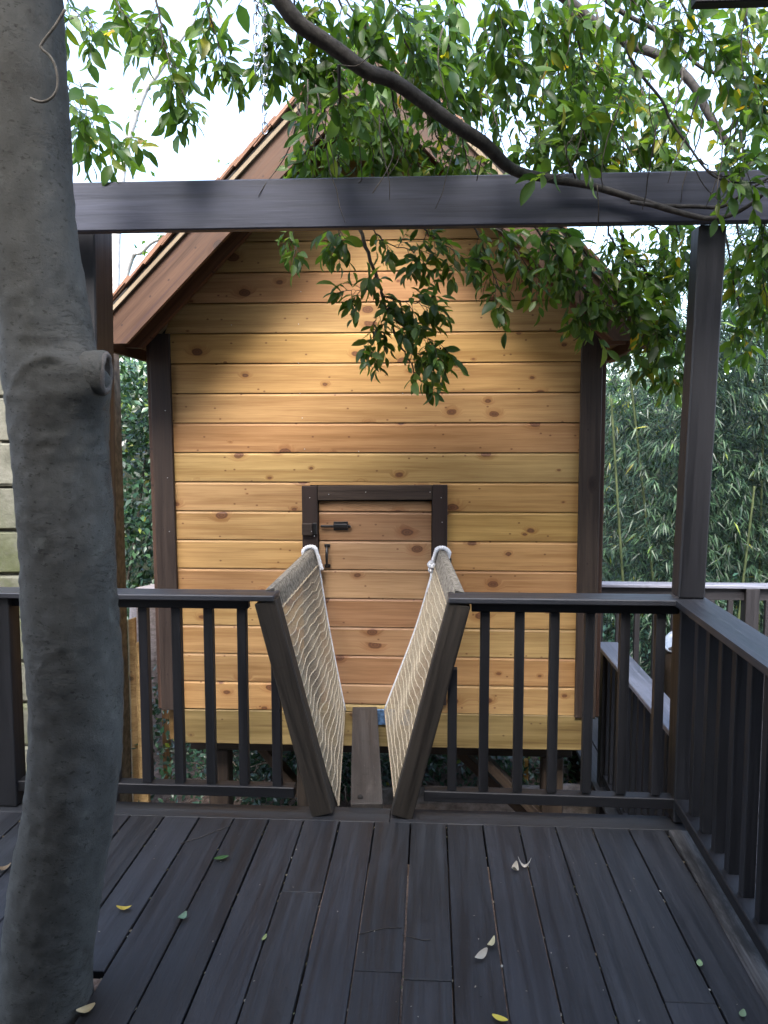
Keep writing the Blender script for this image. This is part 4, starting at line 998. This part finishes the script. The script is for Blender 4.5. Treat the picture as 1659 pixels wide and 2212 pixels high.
# ivy on the bank
lv = []
for i in range(2600):
    x = rng.uniform(-2.1, -.75); y = rng.uniform(4.9, 6.4); z = -1.0 + max(0, (-1.0 - x)) * .75 * rng.random() + rng.uniform(0, .18)
    lv.append(((x, y, z), tuple(rv()), tuple((Vector((0, -.6, 1)) + rv() * .6)), rng.uniform(.035, .065), gcol(.02, 0, [(.02, .06, .035), (.035, .09, .05), (.03, .07, .045)])))
tag(leaf_obj('ivy_undergrowth', SHR, lv, SLEAF), 'dark glossy ivy covering the bank below the left corner of the playhouse', 'ivy', kind='stuff')
tb = TB()
for i in range(46):
    p = Vector((rng.uniform(-1.6, -.3), rng.uniform(5.2, 6.4), rng.uniform(-1.0, -.75))); pts = [p]; d = rv(); d.z = abs(d.z) * .3
    for k in range(6): d = (d + rv() * .5).normalized(); pts.append(pts[-1] + d * .06)
    tb.tube(pts, .004, 4)
tag(tb.build('brushwood', m_twig('pale_twigs', (.20, .15, .11), (.42, .34, .27))), 'tangle of pale dry twigs on the ground under the playhouse', 'twigs', kind='stuff')
# bamboo
lv = []; culms = []
BPAL = [(.017, .042, .023), (.029, .062, .031), (.012, .031, .019), (.046, .090, .044)]
def bamboo(b, h, leanv, nb, bright=1.0):
    pts = []
    for i in range(11):
        t = i / 10; pts.append(Vector(b) + Vector((leanv[0] * t ** 2, leanv[1] * t ** 2, h * t - .12 * h * t ** 3)))
    for i in range(nb):
        t = .12 + .88 * ((i + rng.random()) / nb); k = min(9, int(t * 10)); q = pts[k].lerp(pts[k + 1], t * 10 - k)
        d = Vector((rng.uniform(-1, 1), rng.uniform(-1.2, .4), rng.uniform(-.1, .6))).normalized(); L = rng.uniform(.18, .48)
        e = q + d * L + Vector((0, 0, -.10 * L))
        for c_ in range(2):
            cq = q.lerp(e, .55 + .45 * c_); ax = (d + Vector((0, 0, -.5 - .3 * c_))).normalized()
            for m_ in range(rng.randint(4, 6)):
                ld = (ax + rv() * .75 + Vector((0, 0, -.25))).normalized(); cc = gcol(.012, 0, BPAL)
                lv.append((tuple(cq + rv() * .03), tuple(ld), tuple((Vector((0, -.3, 1)) + rv() * .6)), rng.uniform(.085, .145), tuple(v_ * bright for v_ in cc)))
    return pts
for i in range(64):
    x = rng.uniform(1.3, 5.6); y = rng.uniform(7.2, 9.6); bamboo((x, y, -1.1), rng.uniform(3.4, 5.4), (rng.uniform(-.7, .5), rng.uniform(-1.0, .2)), 125)
for i in range(30):
    x = rng.uniform(.2, 7.5); y = rng.uniform(10, 12); bamboo((x, y, -1.1), rng.uniform(4.5, 6.5), (rng.uniform(-.8, .8), rng.uniform(-.8, .5)), 80, 1.25)
tag(leaf_obj('bamboo_foliage', BAM, lv, BLEAF), 'dense thicket of narrow bamboo leaves behind the far railing', 'bamboo', kind='stuff')
CUL = [(1415, 1290, 1360, 800, 7.2, 'slim pale green bamboo culm standing left of the tall right post'), (1640, 1270, 1655, 640, 7.4, 'slim green bamboo culm at the right edge of the picture'), (1345, 1250, 1320, 860, 7.0, 'thin dark green bamboo culm closest to the playhouse corner'), (1605, 1260, 1630, 1050, 7.0, 'short leaning bamboo culm between the tall post and the right edge')]
for x0, y0, x1, y1, Y, lab in CUL:
    a, b = P(x0, y0, Y), P(x1, y1, Y); a = a + (a - b) * ((a.z + 1.1) / (b.z - a.z)); tb = TB(); n_ = 14; pts = []; rad = []
    for k in range(n_ * 3 + 1):
        pts.append(a.lerp(b, k / (n_ * 3))); rad.append(.0125 * (1 - .3 * k / (n_ * 3)) * (1.22 if k % 3 == 0 else 1))
    tb.tube(pts, rad, 8); tag(tb.build('bamboo_culm', CULM), lab, 'bamboo culm', 'bamboo culms that show among the leaves')
# pale far trees against the sky
def fartree(q, label, nl, seedspread=.35):
    s = [P(x, y, Y) for x, y, Y, w_ in q]; root = empty('far_tree', (s[0].x, s[0].y, -1.0), label, 'tree')
    sp = spline([(*p, w_ * Y / 1736 / 2) for p, (x, y, Y, w_) in zip(s, q)], 6); tb = TB(); tb.tube([a[:3] for a in sp], [a[3] for a in sp], 8, .06); tb.build('trunk', PALEB, root)
    L_ = []
    for i in range(nl):
        a = Vector(rng.choice(sp[len(sp) // 3:])[:3]); L_.append((tuple(a + rv() * abs(rng.gauss(0, seedspread))), tuple(rv()), tuple(rv()), rng.uniform(.09, .15), gcol(.1, 0)))
    leaf_obj('crown', SHR, L_, LEAF, root)['kind'] = 'stuff'
fartree([(235, 1500, 11, 26), (245, 900, 11, 25), (250, 520, 11, 22), (262, 380, 11, 18), (280, 290, 11, 16), (310, 200, 11, 15), (345, 150, 11, 12), (420, 40, 11, 9)], 'pale glare washed tree trunk leaning against the bright sky left of the roof', 40)
fartree([(150, 1300, 13, 20), (262, 640, 12.5, 14), (310, 540, 12.2, 11), (360, 505, 12, 9), (420, 450, 12, 7), (520, 330, 12, 4)], 'thin pale limb slanting up behind the left roof slope', 30, .15)
# distant woods that close the view low down
lv = []
for i in range(15000):
    x = rng.uniform(-13, 15); y = rng.uniform(13.5, 17); z = 1.2 + 2.2 * rng.random() ** 1.5 * (1 + .25 * math.sin(x * 1.3) + .15 * math.sin(x * 3.1 + 1))
    lv.append(((x, y, z), tuple(rv()), tuple((Vector((0, -.5, 1)) + rv() * .7)), rng.uniform(.22, .42), gcol(.05, 0)))
tag(leaf_obj('distant_woods', SHR, lv, SLEAF), 'low dark woodland closing the view far behind', 'woods', kind='stuff')

# ------------------------------------------------------------------ fallen leaves and grit on the deck
def fallen(x, y, L, wd, c, label, curl=.25, rot=0, tilt=.2, twist=0.0, zoff=.004):
    p = PZ(x, y, 0); v, f = [], []; m = 9
    for i in range(m):
        t = i / (m - 1); ww = wd * math.sin(math.pi * (.06 + .9 * t)) ** .8 / 2; zz = zoff + curl * L * (t - .5) ** 2 * 2
        an = twist * t
        for k in (-1, -.4, .4, 1):
            v.append((L * (t - .5), ww * k * math.cos(an) , zz + ww * abs(k) * .5 + ww * k * math.sin(an) + (abs(ww * math.sin(an)))))
    for i in range(m - 1):
        for k in range(3): f.append((i * 4 + k, i * 4 + k + 1, i * 4 + k + 5, i * 4 + k + 4))
    me = bpy.data.meshes.new('fallen_leaf'); me.from_pydata(v, [], f); a = me.attributes.new('col', 'FLOAT_COLOR', 'POINT'); a.data.foreach_set('color', [q for _ in v for q in (*c, 1)])
    me.materials.append(DRY); me.polygons.foreach_set('use_smooth', [True] * len(me.polygons))
    o = link(bpy.data.objects.new('fallen_leaf', me), Matrix.Translation((p.x, p.y, 0)) @ Matrix.Rotation(R(rot), 4, 'Z')); return tag(o, label, 'leaf', 'leaves fallen on the deck')
G_, YL, DR = (.06, .12, .05), (.50, .36, .06), (.48, .42, .33)
fallen(478, 1858, .055, .026, (.05, .11, .03), 'fresh green leaf on the deck nearest the left railing', .25, 25)
fallen(268, 1967, .050, .020, YL, 'curled yellow leaf on the deck beside the trunk', .5, 5)
fallen(394, 1987, .040, .026, (.16, .24, .15), 'crumpled grey green leaf over a board gap left of centre', .7, 70)
fallen(571, 2030, .034, .012, (.28, .32, .12), 'tiny pale green leaf in a board gap left of centre', .3, 80)
fallen(1113, 1884, .042, .026, DR, 'stubby half of the dry pale leaf pair near the right railing', 1.2, 70, .2, .6)
fallen(1133, 1876, .048, .016, (.55, .50, .42), 'arched half of the dry pale leaf pair near the right railing', 1.6, -8, .2, .3)
fallen(1040, 2072, .060, .022, DR, 'long twisted dry pale leaf right of centre, its lower half', .5, 50, .2, .8)
fallen(1061, 2046, .050, .022, (.52, .46, .28), 'upper tan half of the twisted dry leaf right of centre', .7, 65, .2, -.6)
fallen(1511, 2086, .034, .018, (.25, .36, .18), 'pale green leaf caught in a board gap near the right railing', .3, 75)
fallen(1080, 2206, .045, .02, (.62, .50, .08), 'bright yellow leaf at the bottom edge of the picture', .3, -25)
fallen(1604, 2196, .034, .018, (.20, .28, .16), 'small green leaf at the lower right corner of the deck', .4, 60)
fallen(8, 1882, .05, .03, (.20, .14, .08), 'brown curled leaf left of the trunk at the picture edge', .8, 30)
fallen(186, 2188, .05, .03, (.55, .45, .26), 'pale tan bark scrap at the foot of the big trunk', .5, 40)
lv = []
for k in range(-16, 8):
    x = g0 + k * PITCH
    for i in range(26):
        if rng.random() < .35: continue
        y = rng.uniform(.8, 3.13); c = rng.choice([(.40, .34, .22), (.5, .44, .30), (.30, .24, .16), (.55, .52, .45), (.2, .2, .1)]); kk = rng.uniform(.35, .9)
        lv.append(((x + rng.uniform(-.003, .003), y, rng.uniform(-.012, -.002)), (rng.uniform(-.15, .15), 1, 0), tuple((Vector((0, 0, 1)) + rv() * .3)), rng.uniform(.006, .022), tuple(q * kk for q in c)))
for i in range(90):
    x = rng.uniform(-1.8, .9); y = rng.uniform(1.9, 3.1); lv.append(((x, y, .0025), tuple((rv() * Vector((1, 1, .02)))), (0, 0, 1), rng.uniform(.004, .010), rng.choice([(.3, .26, .2), (.02, .02, .02), (.4, .36, .3)])))
tag(leaf_obj('leaf_grit', SHR, lv, DRY), 'pale leaf crumbs lying in the gaps between the deck boards', 'leaf litter', kind='stuff')
tb = TB()
for q in ([(775, 2018), (830, 2005), (868, 2004)], [(868, 2019), (910, 2030), (930, 2030)], [(390, 1822), (440, 1806), (500, 1782)]):
    tb = TB(); tb.tube(spline([tuple(PZ(x, y, .003)) for x, y in q], 5), .0013, 5)
    o = tb.build('pine_needle', TWIG); tag(o, {775: 'thin dry stalk lying across the middle deck boards', 868: 'short thin stalk just right of the middle deck gap', 390: 'thin bent stalk on the left deck boards near the railing'}[q[0][0]], 'stalk')
